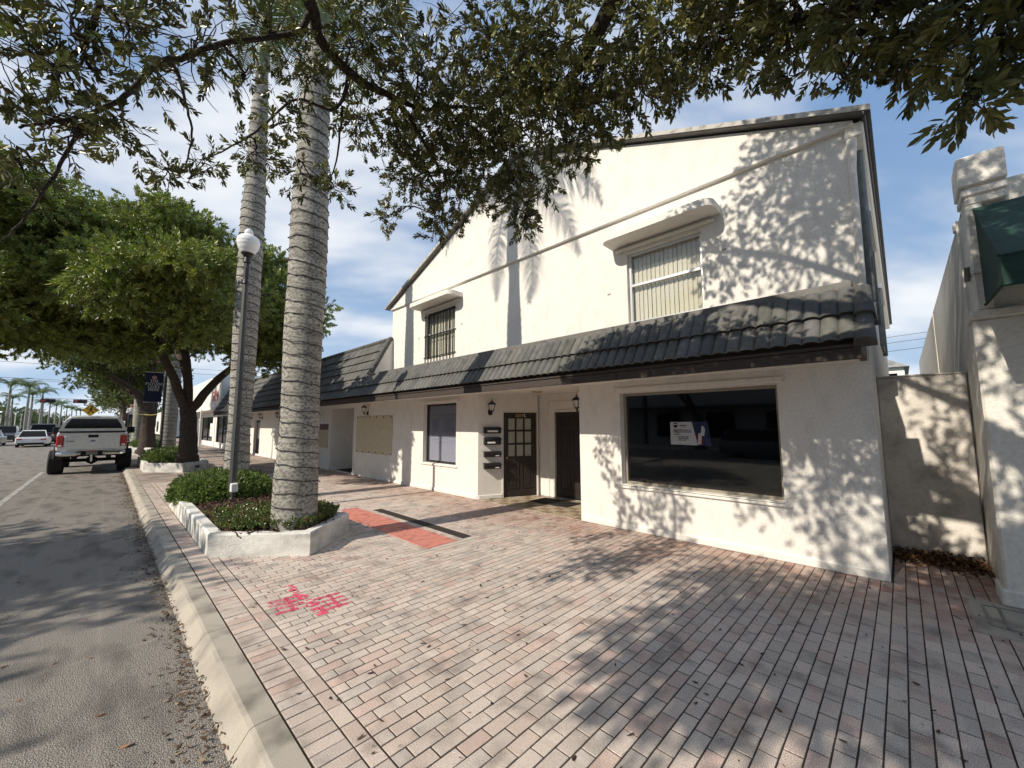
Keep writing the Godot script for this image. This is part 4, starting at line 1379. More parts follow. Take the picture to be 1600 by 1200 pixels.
	for r in range(2, 6):
		b = world_mb(m)
		b.col = Color(0.12, 0.12, 0.117)
		var o := Vector3(-11.48, 2.575, 1.105) + up * (0.338 * r + 0.12) + out * 0.03
		b.tube([o, o + up * 0.2, o + up * 0.4], [0.085, 0.08, 0.072], 10)
		part(m, "rake_cap_tile", b, mats.roof_tile)
	for k in 75:
		b = world_mb(m)
		b.col = Color(0.12, 0.12, 0.117)
		var x := -11.45 - k * 0.3
		b.tube([Vector3(x, 4.47, 0.06), Vector3(x - 0.32, 4.47, 0.06)], [0.085, 0.075], 8)
		part(m, "ridge_tile", b, mats.roof_tile)
	b = world_mb(m)
	b.xf = b.xf * Transform3D(Basis(Vector3.BACK, Vector3.UP, Vector3.LEFT), Vector3.ZERO)
	b.prism(PackedVector2Array([Vector2(0.0, 3.2), Vector2(0.70, 3.2), Vector2(0.04, 4.44), Vector2(0.0, 4.44)]), 11.44, 11.515)
	part(m, "rake_end_wall", b, mats.stucco)
	# white shop beyond, with red letters on the parapet
	var s := thing("white_shop", "white flat-roofed shop with dark display windows and red letters on its parapet", "building", Vector3(-44, 0, -4))
	b = world_mb(s)
	holed_wall(b, -56.0, -34.02, 0.0, 2.9, 0.0, 0.25, [[-39.4, 0.4, -35.3, 2.45], [-46.5, 0.4, -41.0, 2.45], [-54.5, 0.4, -49.0, 2.45]])
	part(s, "front_wall", b, mats.wall_white)
	b = world_mb(s)
	b.box(Vector3(-56.0, 2.9, -10.0), Vector3(-34.02, 5.4, 0.7), 0.02)
	part(s, "parapet", b, mats.wall_white)
	b = world_mb(s)
	b.box(Vector3(-56.0, 0.0, -10.0), Vector3(-34.02, 2.9, -2.5))
	part(s, "rear_block", b, mats.wall_grey)
	for q in [[-39.4, -35.3], [-46.5, -41.0], [-54.5, -49.0]]:
		b = world_mb(s)
		b.box(Vector3(q[0], 0.4, -0.12), Vector3(q[1], 2.45, -0.1))
		var w := part(s, "display_pane", b, mats.car_glass)
		for k in 3:
			b = world_mb(w)
			var x: float = lerp(q[0], q[1], k / 2.0)
			b.box(Vector3(x - 0.05, 0.4, -0.14), Vector3(x + 0.05, 2.45, -0.06))
			part(w, "mullion", b, mats.frame_dark)
	lettering(s, "red_letters", "SUN", 0.75, Transform3D(Basis.IDENTITY, Vector3(-36.2, 3.9, 0.71) - s.position), mats.sign_red)
	p = thing("window_poster", "small cream poster with orange print in the white shop's window", "poster", Vector3(-42.0, 0.9, -0.08))
	b = world_mb(p)
	b.box(Vector3(-42.6, 0.8, -0.08), Vector3(-41.4, 1.9, -0.07))
	part(p, "sheet", b, mats.paper_white)
	for q in [[-42.3, 1.5, 0.12], [-41.8, 1.6, 0.1], [-41.9, 1.15, 0.14]]:
		b = world_mb(p)
		b.tube([Vector3(q[0], q[1], -0.07), Vector3(q[0], q[1], -0.06)], [q[2], q[2]], 10)
		part(p, "print_spot", b, mats.sign_yellow)
	p = thing("white_post", "slim white post at the corner of the white shop", "post", Vector3(-40.2, 0, 0.9))
	b = world_mb(p)
	b.box(Vector3(-40.28, 0.0, 0.82), Vector3(-40.12, 2.95, 0.98), 0.02)
	part(p, "shaft", b, mats.wall_white)
	b = world_mb(p)
	b.box(Vector3(-40.33, 0.0, 0.77), Vector3(-40.07, 0.12, 1.03), 0.02)
	part(p, "foot", b, mats.wall_white)

func neighbour_right():
	# low wall closing the gap
	var a := thing("alley_wall", "low plain stucco wall closing the gap between the two buildings", "wall", Vector3(0.2, 0, -1.4))
	var b := world_mb(a)
	b.box(Vector3(-0.22, 0.0, -1.55), Vector3(0.62, 2.40, -1.35), 0.012)
	part(a, "wall_body", b, mats.stucco_dull)
	b = world_mb(a)
	b.box(Vector3(-0.22, 2.40, -1.56), Vector3(0.62, 2.425, -1.34), 0.008)
	part(a, "coping", b, mats.stucco_dull)
	var t := thing("corner_building", "grey-cream stucco building with moulded pier block and long plain side wall", "building", Vector3(5, 0, -8))
	b = world_mb(t)
	b.box(Vector3(0.64, 0.0, -16.0), Vector3(0.9, 4.12, -0.32))
	part(t, "side_wall", b, mats.stucco_grey)
	b = world_mb(t)
	holed_wall(b, 0.66, 9.0, 0.0, 4.3, -0.1, 0.22, [[1.15, 0.0, 8.0, 2.85]])
	part(t, "front_wall", b, mats.stucco_grey)
	b = world_mb(t)
	b.box(Vector3(0.9, 4.0, -16.0), Vector3(9.0, 4.1, -0.32))
	part(t, "flat_roof", b, mats.stucco_dull)
	b = world_mb(t)
	b.quad(Vector3(1.15, 0, -1.2), Vector3(8.0, 0, -1.2), Vector3(8.0, 2.85, -1.2), Vector3(1.15, 2.85, -1.2))
	b.quad(Vector3(1.15, 0, -0.32), Vector3(1.15, 0, -1.2), Vector3(1.15, 2.85, -1.2), Vector3(1.15, 2.85, -0.32))
	b.quad(Vector3(1.15, 2.85, -1.2), Vector3(8.0, 2.85, -1.2), Vector3(8.0, 2.85, -0.32), Vector3(1.15, 2.85, -0.32))
	part(t, "shopfront_back", b, mats.door_paint)
	# lower pier with its cap
	b = world_mb(t)
	b.box(Vector3(0.60, 0.0, -0.34), Vector3(1.02, 2.84, 0.0), 0.02)
	part(t, "pier", b, mats.stucco_grey)
	b = world_mb(t)
	b.box(Vector3(0.57, 0.0, -0.36), Vector3(1.05, 0.16, 0.035), 0.015)
	part(t, "pier_base", b, mats.stucco_grey)
	b = world_mb(t)
	b.box(Vector3(0.585, 2.84, -0.35), Vector3(0.95, 2.93, 0.04), 0.012)
	part(t, "pier_cap", b, mats.stucco_grey)
	b = world_mb(t)
	b.box(Vector3(0.64, 2.93, -0.34), Vector3(0.76, 4.08, 0.0), 0.015)
	part(t, "upper_pier", b, mats.stucco_grey)
	b = world_mb(t)
	b.box(Vector3(0.632, 3.32, -0.34), Vector3(0.765, 3.36, 0.02), 0.008)
	part(t, "pier_band", b, mats.stucco_grey)
	# parapet block: three stepped courses
	for q in [[4.07, 4.145, 0.0], [4.165, 4.245, 0.015], [4.27, 4.6, 0.03]]:
		b = world_mb(t)
		b.box(Vector3(0.64 - q[2], q[0], -0.4 - q[2]), Vector3(0.935 + q[2] * 0.4, q[1], 0.01 + q[2]), 0.012)
		part(t, "parapet_course", b, mats.stucco_grey)
	b = world_mb(t)
	b.box(Vector3(0.655, 4.1, -0.38), Vector3(0.92, 4.4, -0.0))
	part(t, "parapet_core", b, mats.stucco_grey)
	b = world_mb(t)
	b.box(Vector3(0.62, 4.1, -0.95), Vector3(0.9, 4.2, -0.85), 0.01)
	part(t, "scupper_box", b, mats.stucco_grey)
	b = world_mb(t)
	b.tube([Vector3(0.62, 4.1, -0.5), Vector3(0.62, 3.3, -0.45), Vector3(0.615, 2.2, -0.4), Vector3(0.625, 0.1, -0.42)], [0.012, 0.012, 0.012, 0.012], 6)
	part(t, "conduit", b, mats.stucco_grey)
	b = world_mb(t)
	b.tube([Vector3(0.61, 3.42, -0.04), Vector3(0.61, 3.28, -0.1)], [0.022, 0.022], 8)
	part(t, "pipe_stub", b, mats.grey_metal)
	b = world_mb(t)
	b.box(Vector3(0.63, 0.0, -6.05), Vector3(0.645, 4.1, -6.0))
	part(t, "wall_joint", b, mats.stucco_dull)
	# awning
	var w := thing("green_awning", "dark green sloping metal awning on the grey-cream corner building", "awning", Vector3(3, 2.9, 0.5))
	b = world_mb(w)
	b.quad(Vector3(0.7, 3.20, 1.0), Vector3(7.5, 3.20, 1.0), Vector3(7.5, 4.02, 0.02), Vector3(0.7, 4.02, 0.02))
	b.quad(Vector3(0.7, 4.0, 0.02), Vector3(7.5, 4.0, 0.02), Vector3(7.5, 3.18, 0.98), Vector3(0.7, 3.18, 0.98))
	part(w, "slope", b, mats.awning_green)
	b = world_mb(w)
	b.box(Vector3(0.7, 2.93, 0.985), Vector3(7.5, 3.2, 1.005))
	part(w, "valance", b, mats.awning_green)
	b = world_mb(w)
	b.xf = b.xf * Transform3D(Basis(Vector3.BACK, Vector3.UP, Vector3.LEFT), Vector3.ZERO)
	b.prism(PackedVector2Array([Vector2(0.02, 2.98), Vector2(0.98, 2.95), Vector2(0.98, 3.2), Vector2(0.02, 4.0)]), -0.715, -0.70)
	part(w, "end_panel", b, mats.awning_green)
	for q in [[Vector3(0.7, 3.2, 1.0), Vector3(0.7, 4.01, 0.02)], [Vector3(0.7, 3.2, 1.0), Vector3(7.5, 3.2, 1.0)], [Vector3(0.7, 2.95, 0.99), Vector3(0.7, 2.98, 0.02)], [Vector3(0.7, 2.94, 1.0), Vector3(7.5, 2.94, 1.0)]]:
		b = world_mb(w)
		b.tube([q[0], q[1]], [0.014, 0.014], 6)
		part(w, "frame_tube", b, mats.awning_green)
	# far white house seen through the gap
	var f := thing("distant_house", "small white house with dark roof far behind the alley wall", "house", Vector3(-0.6, 0, -30))
	b = world_mb(f)
	b.box(Vector3(-2.2, 0, -36), Vector3(0.35, 5.4, -30))
	part(f, "wall", b, mats.wall_white)
	b = world_mb(f)
	b.prism(PackedVector2Array([Vector2(-2.5, 5.4), Vector2(0.6, 5.4), Vector2(-0.9, 6.2)]), -36.3, -29.7)
	part(f, "roof", b, mats.wall_grey)
	b = world_mb(f)
	b.box(Vector3(-0.4, 4.2, -30.02), Vector3(0.0, 5.0, -29.98))
	part(f, "window", b, mats.car_glass)

func across_the_street():
	# facades opposite, seen only as reflections in the windows
	for q in [[-74.0, -34.4, 7.0, "wall_tan", "long tan shop row across the street, farthest from the gable building"], [-34.0, -16.0, 7.6, "wall_grey", "grey two-window shop across the street from the blind window"], [-15.6, -3.0, 8.4, "wall_grey", "grey two-storey shop across the street from the gable building"], [-2.6, 16.0, 7.8, "wall_white", "white shop across the street from the corner building"]]:
		var t := thing("opposite_shop", q[4], "building", Vector3((q[0] + q[1]) / 2, 0, 30), 0.0, "shops across the street")
		var b := world_mb(t)
		b.box(Vector3(q[0], 0, 26.0), Vector3(q[1], q[2], 40.0))
		part(t, "wall", b, mats[q[3]])
		var n := int((q[1] - q[0]) / 3.4)
		for k in n:
			b = world_mb(t)
			var x: float = q[0] + 0.8 + k * (q[1] - q[0] - 0.6) / n
			b.box(Vector3(x, 0.7, 25.96), Vector3(x + 2.0, 2.6, 26.0))
			part(t, "window", b, mats.car_glass)
		b = world_mb(t)
		b.box(Vector3(q[0], 2.9, 24.6), Vector3(q[1], 3.1, 26.0))
		part(t, "canopy", b, mats.fascia)

# ---------------------------------------------------------------- plants
# one leaf: base at o, along d, flat side along s, folded a little, n points per side
func leaf(b: MB, o: Vector3, d: Vector3, s: Vector3, l: float, w: float, fine := true):
	var up := d.cross(s).normalized()
	var droop := -up * l * 0.10
	if not fine:
		var m := o + d * l * 0.45
		var tip := o + d * l + droop
		b.tri(o, m - s * w * 0.5 + up * w * 0.12, tip)
		b.tri(o, tip, m + s * w * 0.5 + up * w * 0.12)
		return
	var m1 := o + d * l * 0.28
	var m2 := o + d * l * 0.68 + droop * 0.5
	var tip := o + d * l + droop
	var f := up * w * 0.14
	b.tri(o, m1 - s * w * 0.42 + f, m1)
	b.tri(o, m1, m1 + s * w * 0.42 + f)
	b.quad(m1, m1 - s * w * 0.42 + f, m2 - s * w * 0.46 + f, m2)
	b.quad(m1 + s * w * 0.42 + f, m1, m2, m2 + s * w * 0.46 + f)
	b.tri(m2 - s * w * 0.46 + f, tip, m2)
	b.tri(m2, tip, m2 + s * w * 0.46 + f)

# a twig with leaves round it, growing along +y, about 1 unit = 1 metre
func sprig(count: int, length: float, leaf_l: float, leaf_w: float, fine: bool, m: Material, sd: int) -> ArrayMesh:
	var r := RandomNumberGenerator.new()
	r.seed = sd
	var b := MB.new()
	b.col = Color(0.5, 0.4, 0.3)
	if fine: b.tube([Vector3(0, 0, 0), Vector3(0.006, length * 0.5, 0), Vector3(0, length, 0.006)], [0.0028, 0.002, 0.0012], 4, false)
	for k in count:
		var t := pow(float(k + 1) / count, 0.7)
		var a := k * 2.4 + r.randf_range(-0.4, 0.4)
		var spread := lerpf(1.2, 0.55, t) + r.randf_range(-0.25, 0.25)
		var side := Vector3(cos(a), 0, sin(a))
		var d := (side * sin(spread) + Vector3.UP * cos(spread)).normalized()
		var s := d.cross(Vector3.UP).normalized().rotated(d, r.randf_range(-0.7, 0.7))
		var v := r.randf_range(0.7, 1.25)
		b.col = Color(v, v, v)
		leaf(b, Vector3(0, length * t, 0), d, s, leaf_l * r.randf_range(0.75, 1.15), leaf_w * r.randf_range(0.8, 1.1), fine)
	return b.mesh(m)

# scatter sprigs through ellipsoids [centre, radii, count]; returns transforms
func fill(blobs: Array, r: RandomNumberGenerator, smin: float, smax: float, hollow: float, droop: float) -> Array:
	var out := []
	for q in blobs:
		for k in int(q[2]):
			var d := Vector3(r.randfn(), r.randfn(), r.randfn()).normalized()
			var rad := lerpf(hollow, 1.0, pow(r.randf(), 0.6))
			# ragged outline: some directions reach further than others
			rad *= 0.88 + 0.16 * sin(d.x * 5.0 + q[0].x * 3.0) * cos(d.z * 6.0 + q[0].y * 2.0)
			var p: Vector3 = q[0] + Vector3(d.x * q[1].x, d.y * q[1].y, d.z * q[1].z) * rad
			var y := (d + Vector3(r.randfn(), r.randfn() - droop, r.randfn()) * 0.65).normalized()
			var x := y.cross(Vector3(r.randfn(), r.randfn(), r.randfn())).normalized()
			var s := r.randf_range(smin, smax)
			out.append(Transform3D(Basis(x, y, x.cross(y)).scaled(Vector3.ONE * s), p))
	return out

func tints(n: int, r: RandomNumberGenerator, base: Color, var_l: float, warm: float) -> Array:
	var out := []
	for k in n:
		var v := r.randf_range(1.0 - var_l, 1.0 + var_l)
		var h := r.randf_range(0.0, warm)
		out.append(Color(base.r * v * (1.0 + h), base.g * v * (1.0 + h * 0.25), base.b * v * (1.0 - h * 0.3)))
	return out

func smooth_path(pts: Array, rad: Array, per: int, wob: float, r: RandomNumberGenerator) -> Array:
	var op := []
	var orr := []
	for i in pts.size() - 1:
		var p0: Vector3 = pts[max(i - 1, 0)]
		var p1: Vector3 = pts[i]
		var p2: Vector3 = pts[i + 1]
		var p3: Vector3 = pts[min(i + 2, pts.size() - 1)]
		for k in per:
			var t := float(k) / per
			var q := p1.cubic_interpolate(p2, p0, p3, t)
			if wob > 0 and (i > 0 or k > 0): q += Vector3(r.randfn(), r.randfn(), r.randfn()) * wob
			op.append(q)
			orr.append(lerpf(rad[i], rad[i + 1], t))
	op.append(pts[-1])
	orr.append(rad[-1])
	return [op, orr]

func planter_ring(t: Node3D, pts: Array, h: float, w: float):
	# one wall after another round the polygon (pts in x, z, counter-clockwise seen from above)
	var n := pts.size()
	var mid := Vector2.ZERO
	for p in pts: mid += p
	mid /= n
	var inner := []
	for i in n:
		var a: Vector2 = (pts[i] - pts[(i + n - 1) % n]).normalized()
		var c: Vector2 = (pts[(i + 1) % n] - pts[i]).normalized()
		var na := Vector2(-a.y, a.x)
		if na.dot(mid - pts[i]) < 0: na = -na
		var nc := Vector2(-c.y, c.x)
		if nc.dot(mid - pts[i]) < 0: nc = -nc
		var bis := (na + nc).normalized()
		inner.append(pts[i] + bis * w / maxf(0.3, bis.dot(na)))
	for i in n:
		var j := (i + 1) % n
		var b := world_mb(t)
		var steps := maxi(2, int((pts[i] - pts[j]).length() / 0.6))
		var rings := []
		for k in steps + 1:
			var s := float(k) / steps
			var po: Vector2 = pts[i].lerp(pts[j], s)
			var pi: Vector2 = inner[i].lerp(inner[j], s)
			var hh := h + rng.randf_range(-0.003, 0.003)
			var jit := rng.randf_range(-0.002, 0.002)
			var dirv := (pi - po).normalized()
			po += dirv * (0.004 + jit * 0.5)
			var pc := po + dirv * 0.02
			var pd := pi - dirv * rng.randf_range(0.0, 0.008)
			rings.append([Vector3(po.x, -0.05, po.y), Vector3(po.x, hh - 0.02, po.y), Vector3(pc.x, hh, pc.y), Vector3(pd.x, hh - 0.005, pd.y), Vector3(pi.x, hh - 0.04, pi.y), Vector3(pi.x, -0.05, pi.y)])
		for k in steps:
			for e in 6:
				var l := (e + 1) % 6
				b.quad(rings[k][l], rings[k][e], rings[k + 1][e], rings[k + 1][l])
		part(t, "planter_wall", b, mats.planter_paint)
	var b := world_mb(t)
	var poly := PackedVector2Array()
	for p in inner: poly.append(p)
	var idx := Geometry2D.triangulate_polygon(poly)
	for i in range(0, idx.size(), 3):
		var q := []
		for k in 3: q.append(Vector3(poly[idx[i + k]].x, h - 0.06, poly[idx[i + k]].y))
		if (q[1] - q[0]).cross(q[2] - q[0]).y < 0: b.tri(q[0], q[2], q[1])
		else: b.tri(q[0], q[1], q[2])
	part(t, "soil", b, mats.soil)

func hedge(label: String, at: Vector3, rx: float, ry: float, rz: float, n: int, sd: int, group: String):
	var t := thing("clipped_shrub", label, "shrub", at, 0.0, group)
	var r := RandomNumberGenerator.new()
	r.seed = sd
	var xs := []
	for k in n:
		var d := Vector3(r.randfn(), absf(r.randfn()) * 1.1 - 0.1, r.randfn()).normalized()
		# broad flat-topped mound
		var e := pow(absf(d.x), 2.6) + pow(absf(d.y), 2.6) + pow(absf(d.z), 2.6)
		d /= pow(e, 1.0 / 2.6)
		var s := 0.93 + 0.05 * sin(d.x * 9.0 + d.z * 7.0) - 0.55 * pow(r.randf(), 2.2) + 0.05 * r.randf()
		var p := Vector3(d.x * rx, d.y * ry, d.z * rz) * s
		if p.y < -0.02: continue
		var y := (d.normalized() + Vector3(r.randfn(), r.randfn() + 0.5, r.randfn()) * 0.5).normalized()
		var x := y.cross(Vector3(r.randfn(), r.randfn(), r.randfn())).normalized()
		xs.append(Transform3D(Basis(x, y, x.cross(y)).scaled(Vector3.ONE * r.randf_range(0.8, 1.3)), p))
	many(t, "foliage", hedge_sprig, xs, tints(xs.size(), r, Color(0.115, 0.185, 0.036), 0.45, 0.25))
	# dark twigs inside
	for k in 9:
		var b := MB.new()
		var a := TAU * k / 9.0
		b.tube([Vector3(cos(a) * rx * 0.2, -0.05, sin(a) * rz * 0.2), Vector3(cos(a) * rx * 0.5, ry * 0.45, sin(a) * rz * 0.5), Vector3(cos(a) * rx * 0.7, ry * 0.75, sin(a) * rz * 0.7)], [0.016, 0.011, 0.006], 5)
		part(t, "stem", b, mats.bark_limb)
	return t

var hedge_sprig: ArrayMesh
var oak_sprigs := []
var green_sprigs := []

func planters():
	hedge_sprig = sprig(9, 0.07, 0.036, 0.024, false, mats.leaf_hedge, 21)
	for k in 3: oak_sprigs.append(sprig(13, 0.10, 0.052, 0.0205, true, mats.leaf_oak, 31 + k))
	for k in 3: green_sprigs.append(sprig(20, 0.30, 0.115, 0.05, false, mats.leaf_green, 51 + k))
	var t := thing("planter", "white low stucco planter wall round the two palms and the globe lamp", "planter", Vector3(-9.2, 0, 4.18))
	planter_ring(t, [Vector2(-6.83, 5.18), Vector2(-5.9, 4.19), Vector2(-6.72, 3.30), Vector2(-11.7, 3.24), Vector2(-12.6, 4.2), Vector2(-11.72, 5.15)], 0.305, 0.16)
	# mulch chips
	var r := RandomNumberGenerator.new()
	r.seed = 8
	var chip := MB.new()
	chip.box(Vector3(-0.03, -0.004, -0.009), Vector3(0.03, 0.004, 0.009))
	var cm := chip.mesh(mats.mulch)
	var xs := []
	var cs := []
	for k in 2600:
		var p := Vector3(r.randf_range(-11.9, -6.2), 0.25, r.randf_range(3.4, 5.05))
		var edge: float = 0.62 * maxf(0.0, absf(p.z - 4.19) - 0.1)
		if p.x > -6.15 - edge * 1.05 or p.x < -12.2 + edge: continue
		p.y += r.randf_range(0.0, 0.035) + 0.05 * (1.0 - absf(p.z - 4.2))
		xs.append(Transform3D(Basis.from_euler(Vector3(r.randfn() * 0.5, r.randf() * TAU, r.randfn() * 0.5)).scaled(Vector3(r.randf_range(0.5, 1.5), 1, r.randf_range(0.6, 1.6))), p - t.position))
		var v := r.randf_range(0.5, 1.4)
		cs.append(Color(0.085 * v, 0.045 * v, 0.03 * v))
	many(t, "mulch", cm, xs, cs)
	# low ground cover at the foot of the near palm
	var g := thing("ground_cover", "straggly low green ground cover at the foot of the nearest palm", "plants", Vector3(-7.0, 0.27, 4.2))
	xs = []
	cs = []
	var pat := FastNoiseLite.new()
	pat.seed = 4
	pat.frequency = 1.6
	for k in 5200:
		var x := r.randf_range(-8.5, -6.05)
		var z := r.randf_range(3.45, 5.0)
		if x > -6.2 - 0.95 * maxf(0.0, absf(z - 4.18) - 0.12): continue
		var dens := smoothstep(-8.4, -6.9, x) * 0.8 + pat.get_noise_2d(x, z) * 0.9
		if r.randf() > dens: continue
		var near := clampf(1.0 - Vector2(x + 6.9, z - 4.2).length() / 1.0, 0.0, 1.0)
		var p := Vector3(x, 0.27 + r.randf_range(0.0, 0.09) + near * r.randf_range(0.0, 0.2), z)
		var y := Vector3(r.randfn() * 0.6, 1.0, r.randfn() * 0.6).normalized()
		var xx := y.cross(Vector3(r.randfn(), r.randfn(), r.randfn())).normalized()
		xs.append(Transform3D(Basis(xx, y, xx.cross(y)).scaled(Vector3.ONE * r.randf_range(0.7, 1.25)), p - g.position))
		var v := r.randf_range(0.6, 1.4)
		if r.randf() < 0.22: cs.append(Color(0.18 * v, 0.14 * v, 0.045 * v))
		else: cs.append(Color(0.11 * v, 0.155 * v, 0.034 * v))
	var gm := many(g, "leaves", hedge_sprig, xs, cs)
	g.set_meta("kind", "stuff")
	hedge("dense clipped green shrub behind the globe lamp post in the white planter", Vector3(-10.85, 0.25, 4.35), 1.3, 0.48, 0.88, 8000, 61, "clipped shrubs in the planters")
	t = thing("planter", "grey-white stucco planter wall round the forked street tree", "planter", Vector3(-22.8, 0, 4.15))
	planter_ring(t, [Vector2(-20.7, 5.15), Vector2(-19.5, 4.1), Vector2(-20.4, 3.2), Vector2(-25.2, 3.2), Vector2(-26.2, 4.15), Vector2(-25.2, 5.12)], 0.34, 0.16)
	hedge("dense clipped green shrub beside the forked street tree", Vector3(-22.9, 0.28, 4.25), 1.9, 0.5, 0.85, 5000, 62, "clipped shrubs in the planters")
	t = thing("planter", "grey-white stucco planter wall beyond the banner pole", "planter", Vector3(-35.5, 0, 4.3))
	planter_ring(t, [Vector2(-32.8, 5.15), Vector2(-31.6, 4.2), Vector2(-32.6, 3.3), Vector2(-38.6, 3.3), Vector2(-39.6, 4.2), Vector2(-38.6, 5.12)], 0.45, 0.16)
	hedge("loose yellow-green shrub in the planter beyond the banner pole", Vector3(-35.4, 0.38, 4.3), 2.0, 0.5, 0.8, 3000, 63, "clipped shrubs in the planters")

# ---------------------------------------------------------------- palms
func frond_mesh(sd: int, length: float, droop: float) -> ArrayMesh:
	var r := RandomNumberGenerator.new()
	r.seed = sd
	var b := MB.new()
	b.col = Color(0.10, 0.13, 0.03)
	var pts := []
	var rad := []
	var n := 14
	for k in n + 1:
		var t := float(k) / n
		var a := 1.15 - droop * pow(t, 1.25)
		pts.append(Vector3(0, 0, 0) if k == 0 else pts[k - 1] + Vector3(cos(a), sin(a), 0) * length / n)
		rad.append(lerpf(0.035, 0.006, t))
	b.tube(pts, rad, 5, false)
	for k in range(0, 62):
		var t := 0.14 + 0.86 * k / 61.0
		var f := t * n
		var i := mini(int(f), n - 1)
		var p: Vector3 = pts[i].lerp(pts[i + 1], f - i)
		var d: Vector3 = (pts[i + 1] - pts[i]).normalized()
		var l := 0.62 * sin(PI * clampf(t * 0.9 + 0.12, 0.0, 1.0)) + 0.12
		for s in [-1.0, 1.0]:
			var side := Vector3(0, 0, s)
			var up := d.cross(Vector3(0, 0, 1)).normalized()
			if up.y < 0: up = -up
			var dir: Vector3 = (side * 0.8 + d * 0.55 + up * r.randf_range(-0.25, 0.55)).normalized()
			var m1: Vector3 = p + dir * l * 0.45
			var tip: Vector3 = p + dir * l * 0.85 + Vector3(0, -l * r.randf_range(0.25, 0.5), 0)
			var w: Vector3 = d * 0.017
			var v := r.randf_range(0.7, 1.3)
			b.col = Color(0.12 * v, 0.17 * v, 0.045 * v)
			b.quad(p - w, p + w, m1 + w, m1 - w)
			b.tri(m1 - w, m1 + w, tip)
	return b.mesh(mats.leaf_palm)

func palm(label: String, at: Vector3, h: float, prof: Array, sd: int, fronds: int, flen: float, lights: bool, group: String) -> Node3D:
	var t := thing("royal_palm", label, "palm tree", at, 0.0, group)
	var r := RandomNumberGenerator.new()
	r.seed = sd
	var rad_at := func(y: float) -> float:
		for i in prof.size() - 1:
			if y <= prof[i + 1][0]:
				return lerpf(prof[i][1], prof[i + 1][1], smoothstep(0, 1, (y - prof[i][0]) / (prof[i + 1][0] - prof[i][0])))
		return prof[-1][1]
	var b := MB.new()
	var y := 0.0
	var sides := 28
	var rings := []
	var ys := []
	while y < h:
		var step := r.randf_range(0.12, 0.24)
		for e in [0.0, 0.82, 0.9]:
			ys.append([y + step * e, -0.003 if e == 0.9 else 0.0])
		y += step
	ys.append([h, 0.0])
	var nz := FastNoiseLite.new()
	nz.seed = sd
	nz.frequency = 1.2
	for q in ys:
		var ring := []
		var rr: float = rad_at.call(q[0]) + q[1]
		for k in sides:
			var a := TAU * k / sides
			var bump := nz.get_noise_3d(cos(a) * 0.8, q[0] * 0.7, sin(a) * 0.8) * 0.02
			ring.append([Vector3(cos(a) * (rr + bump), q[0], sin(a) * (rr + bump)), Vector3(cos(a), 0, sin(a))])
		rings.append(ring)
	for i in rings.size() - 1:
		var v := r.randf_range(0.85, 1.1) if i % 3 == 0 else 0.95
		var scar: bool = ys[i][1] < 0 or ys[i + 1][1] < 0
		for k in sides:
			var l := (k + 1) % sides
			b.col = Color(0.33, 0.315, 0.285) if scar else Color(0.42 * v, 0.405 * v, 0.36 * v)
			b.squad(rings[i][l][0], rings[i][k][0], rings[i + 1][k][0], rings[i + 1][l][0], rings[i][l][1], rings[i][k][1], rings[i + 1][k][1], rings[i + 1][l][1])
	part(t, "trunk", b, mats.bark_palm)
	if lights:
		b = MB.new()
		b.col = Color(1, 1, 1)
		var pts := []
		var rd := []
		var turns := int((h - 1.0) / 0.205)
		for k in turns * 14:
			var a := TAU * k / 14.0
			var yy: float = 0.35 + 0.205 * k / 14.0 + nz.get_noise_1d(k * 0.6) * 0.05
			var rr: float = rad_at.call(yy) + 0.014
			pts.append(Vector3(cos(a) * rr, yy, sin(a) * rr))
			rd.append(0.0075)
		b.tube(pts, rd, 4)
		part(t, "light_string", b, mats.wire)
		# small lamps along the string
		b = MB.new()
		for k in range(0, pts.size(), 5):
			var p: Vector3 = pts[k]
			var o := Vector3(p.x, 0, p.z).normalized()
			b.tube([p, p + o * 0.014 + Vector3(0, r.randf_range(-0.02, 0.02), 0)], [0.009, 0.005], 4)
		part(t, "string_bulbs", b, mats.wire, "", "stuff")
	# crownshaft
	b = MB.new()
	var rt: float = prof[-1][1]
	b.lathe(Vector3(0, h, 0), [[rt * 1.02, -0.02], [rt * 1.12, 0.1], [rt * 1.05, 0.5], [rt * 0.8, 1.1], [rt * 0.5, 1.55], [0.0, 1.65]], 16)
	part(t, "crownshaft", b, mats.crownshaft)
	for k in fronds:
		var lift := float(k) / fronds
		var m := frond_mesh(sd * 40 + k, flen * r.randf_range(0.85, 1.05), lerpf(3.15, 1.4, lift) + r.randf_range(-0.15, 0.15))
		inst(t, "frond", m, Transform3D(Basis.from_euler(Vector3(r.randfn() * 0.1, k * 2.4 + r.randf_range(-0.2, 0.2), 0)), Vector3(0, h + 1.2 + 0.35 * lift, 0)))
	return t

